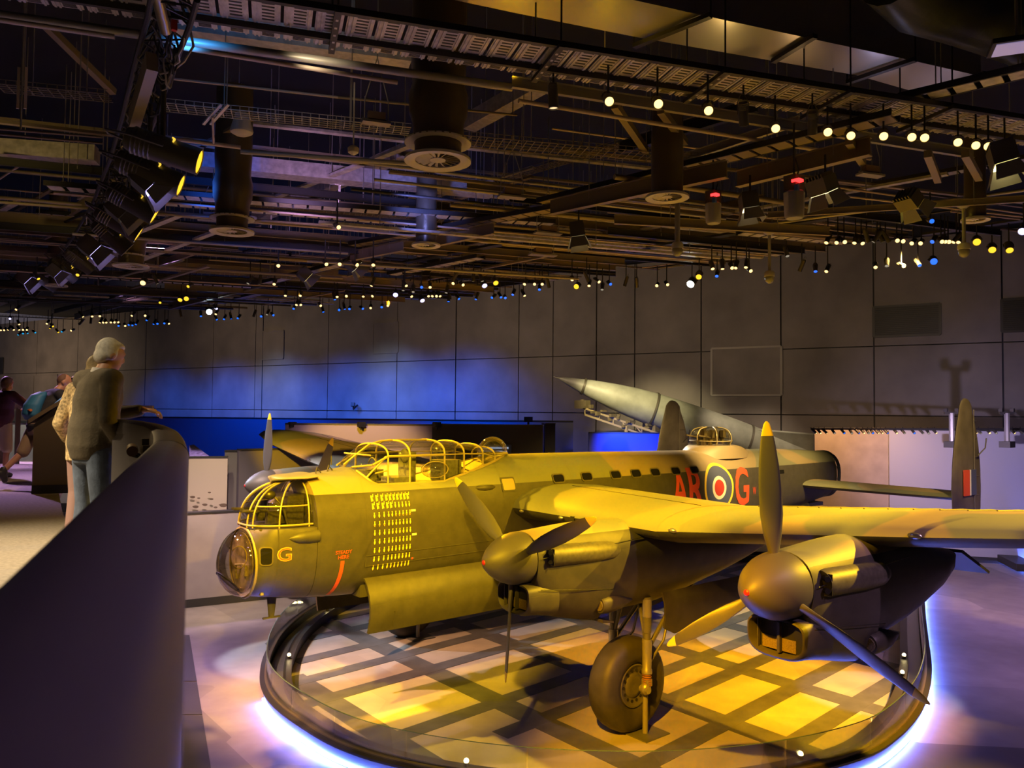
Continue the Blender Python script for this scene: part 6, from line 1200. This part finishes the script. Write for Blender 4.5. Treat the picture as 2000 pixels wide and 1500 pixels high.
for u, v, c, b in far:
    z = 8.95 if v > 540 else (8.8 if v > 500 else 9.0); P = PZ(u, v, z); key = (c, b)
    if key not in FLENS: col, s = LC[c]; FLENS[key] = with_mat(fm[b][2], lens('far_%s' % LN[c].replace(' ', '_'), col, s))
    to = (CAM-P).normalized(); dr = (to*rg3.uniform(.5, 1.0) + V((rg3.uniform(-.4, .4), rg3.uniform(-.4, .4), -rg3.uniform(.2, .7)))).normalized() if c != 'd' else V((rg3.uniform(-.6, .6), rg3.uniform(-.5, .5), -.8)).normalized()
    if b == 2: lab = 'brilliant white star lamp in front of the hall wall %s' % ('above the rocket nose' if u > 1000 else 'above the white-haired man'); grp = None
    elif b == 1:
        zk = (c, b, zone(u)); NUM[zk] = NUM.get(zk, -1)+1; grp = 'larger %s lamps of the far ceiling rows' % LN[c]
        lab = 'larger %s far-row spotlight, %s from the visitors\' side %s' % (LN[c], ORDS[NUM[zk]], zone(u))
    else:
        zk = (c, b, zone(u)); NUM[zk] = NUM.get(zk, -1)+1; grp = 'small %s spotlights of the far ceiling rows' % LN[c]
        lab = 'small %s far-row spotlight, %s from the visitors\' side %s' % (LN[c], ORDS[NUM[zk]], zone(u))
    lamp('track_spotlight', P, dr, fm[b], FLENS[key], lab, group=grp, stem=.5)
# --- line of lamps over the display walls on the tail side, and hanging projectors there
for k, u in enumerate((1594, 1603, 1615, 1630, 1649, 1664, 1678, 1688, 1697, 1705, 1716, 1724, 1734, 1752, 1767, 1786, 1803, 1814, 1829, 1908, 1916, 1933, 1946, 1972, 1982, 1998)):
    P = PD(u, 846, 28.6); c = 'wwwdbdbwdbwwbwdbddwwdwdwwd'[k]
    if (c, 0) not in FLENS: FLENS[(c, 0)] = with_mat(fm[0][2], lens('far_%s' % LN[c].replace(' ', '_'), *LC[c]))
    lamp('track_spotlight', P, V((rg3.uniform(-.7, .1), -.7, -.6)).normalized(), fm[0], FLENS[(c, 0)], 'tiny %s spotlight over the display walls, %s in line from the rocket' % (LN[c], ORDS[k]), group='%s lamps above the tail display walls' % LN[c], stem=.15)
m = MB(); m.bar(PD(1585, 838, 28.7), PD(2010, 838, 28.7), .06, .06); o = m.build('lamp_rail', CBL, None, 0); o['label'] = 'thin black rail carrying the lamps above the display walls'; o['category'] = 'rail'
for u, v0, lab in ((1848, 812, 'hanging projector on a pole just before the tail fin'), (1956, 812, 'hanging projector on a pole beyond the tail fin')):
    P = PD(u+11, 868, 27.5); t = thing('hanging_projector', P, lab, 'projector'); m = MB(); m.box(P, (.5, .35, .22)); m.build('body', HOUS, t); m = MB(); Q = PD(u, v0, 27.5); m.tube([P+V((0,0,.1)), V((P.x, P.y, Q.z+.1))], .09, 8); m.build('pole', CGR, t); m = MB(); m.bar(V((P.x, P.y, Q.z+.1))-R3*.25, V((P.x, P.y, Q.z+.1))+R3*.25, .08, .08); m.box(V((P.x, P.y, Q.z+.2))-R3*.2, (.12,)*3); m.box(V((P.x, P.y, Q.z+.2))+R3*.2, (.12,)*3); m.build('bracket', HOUS, t)
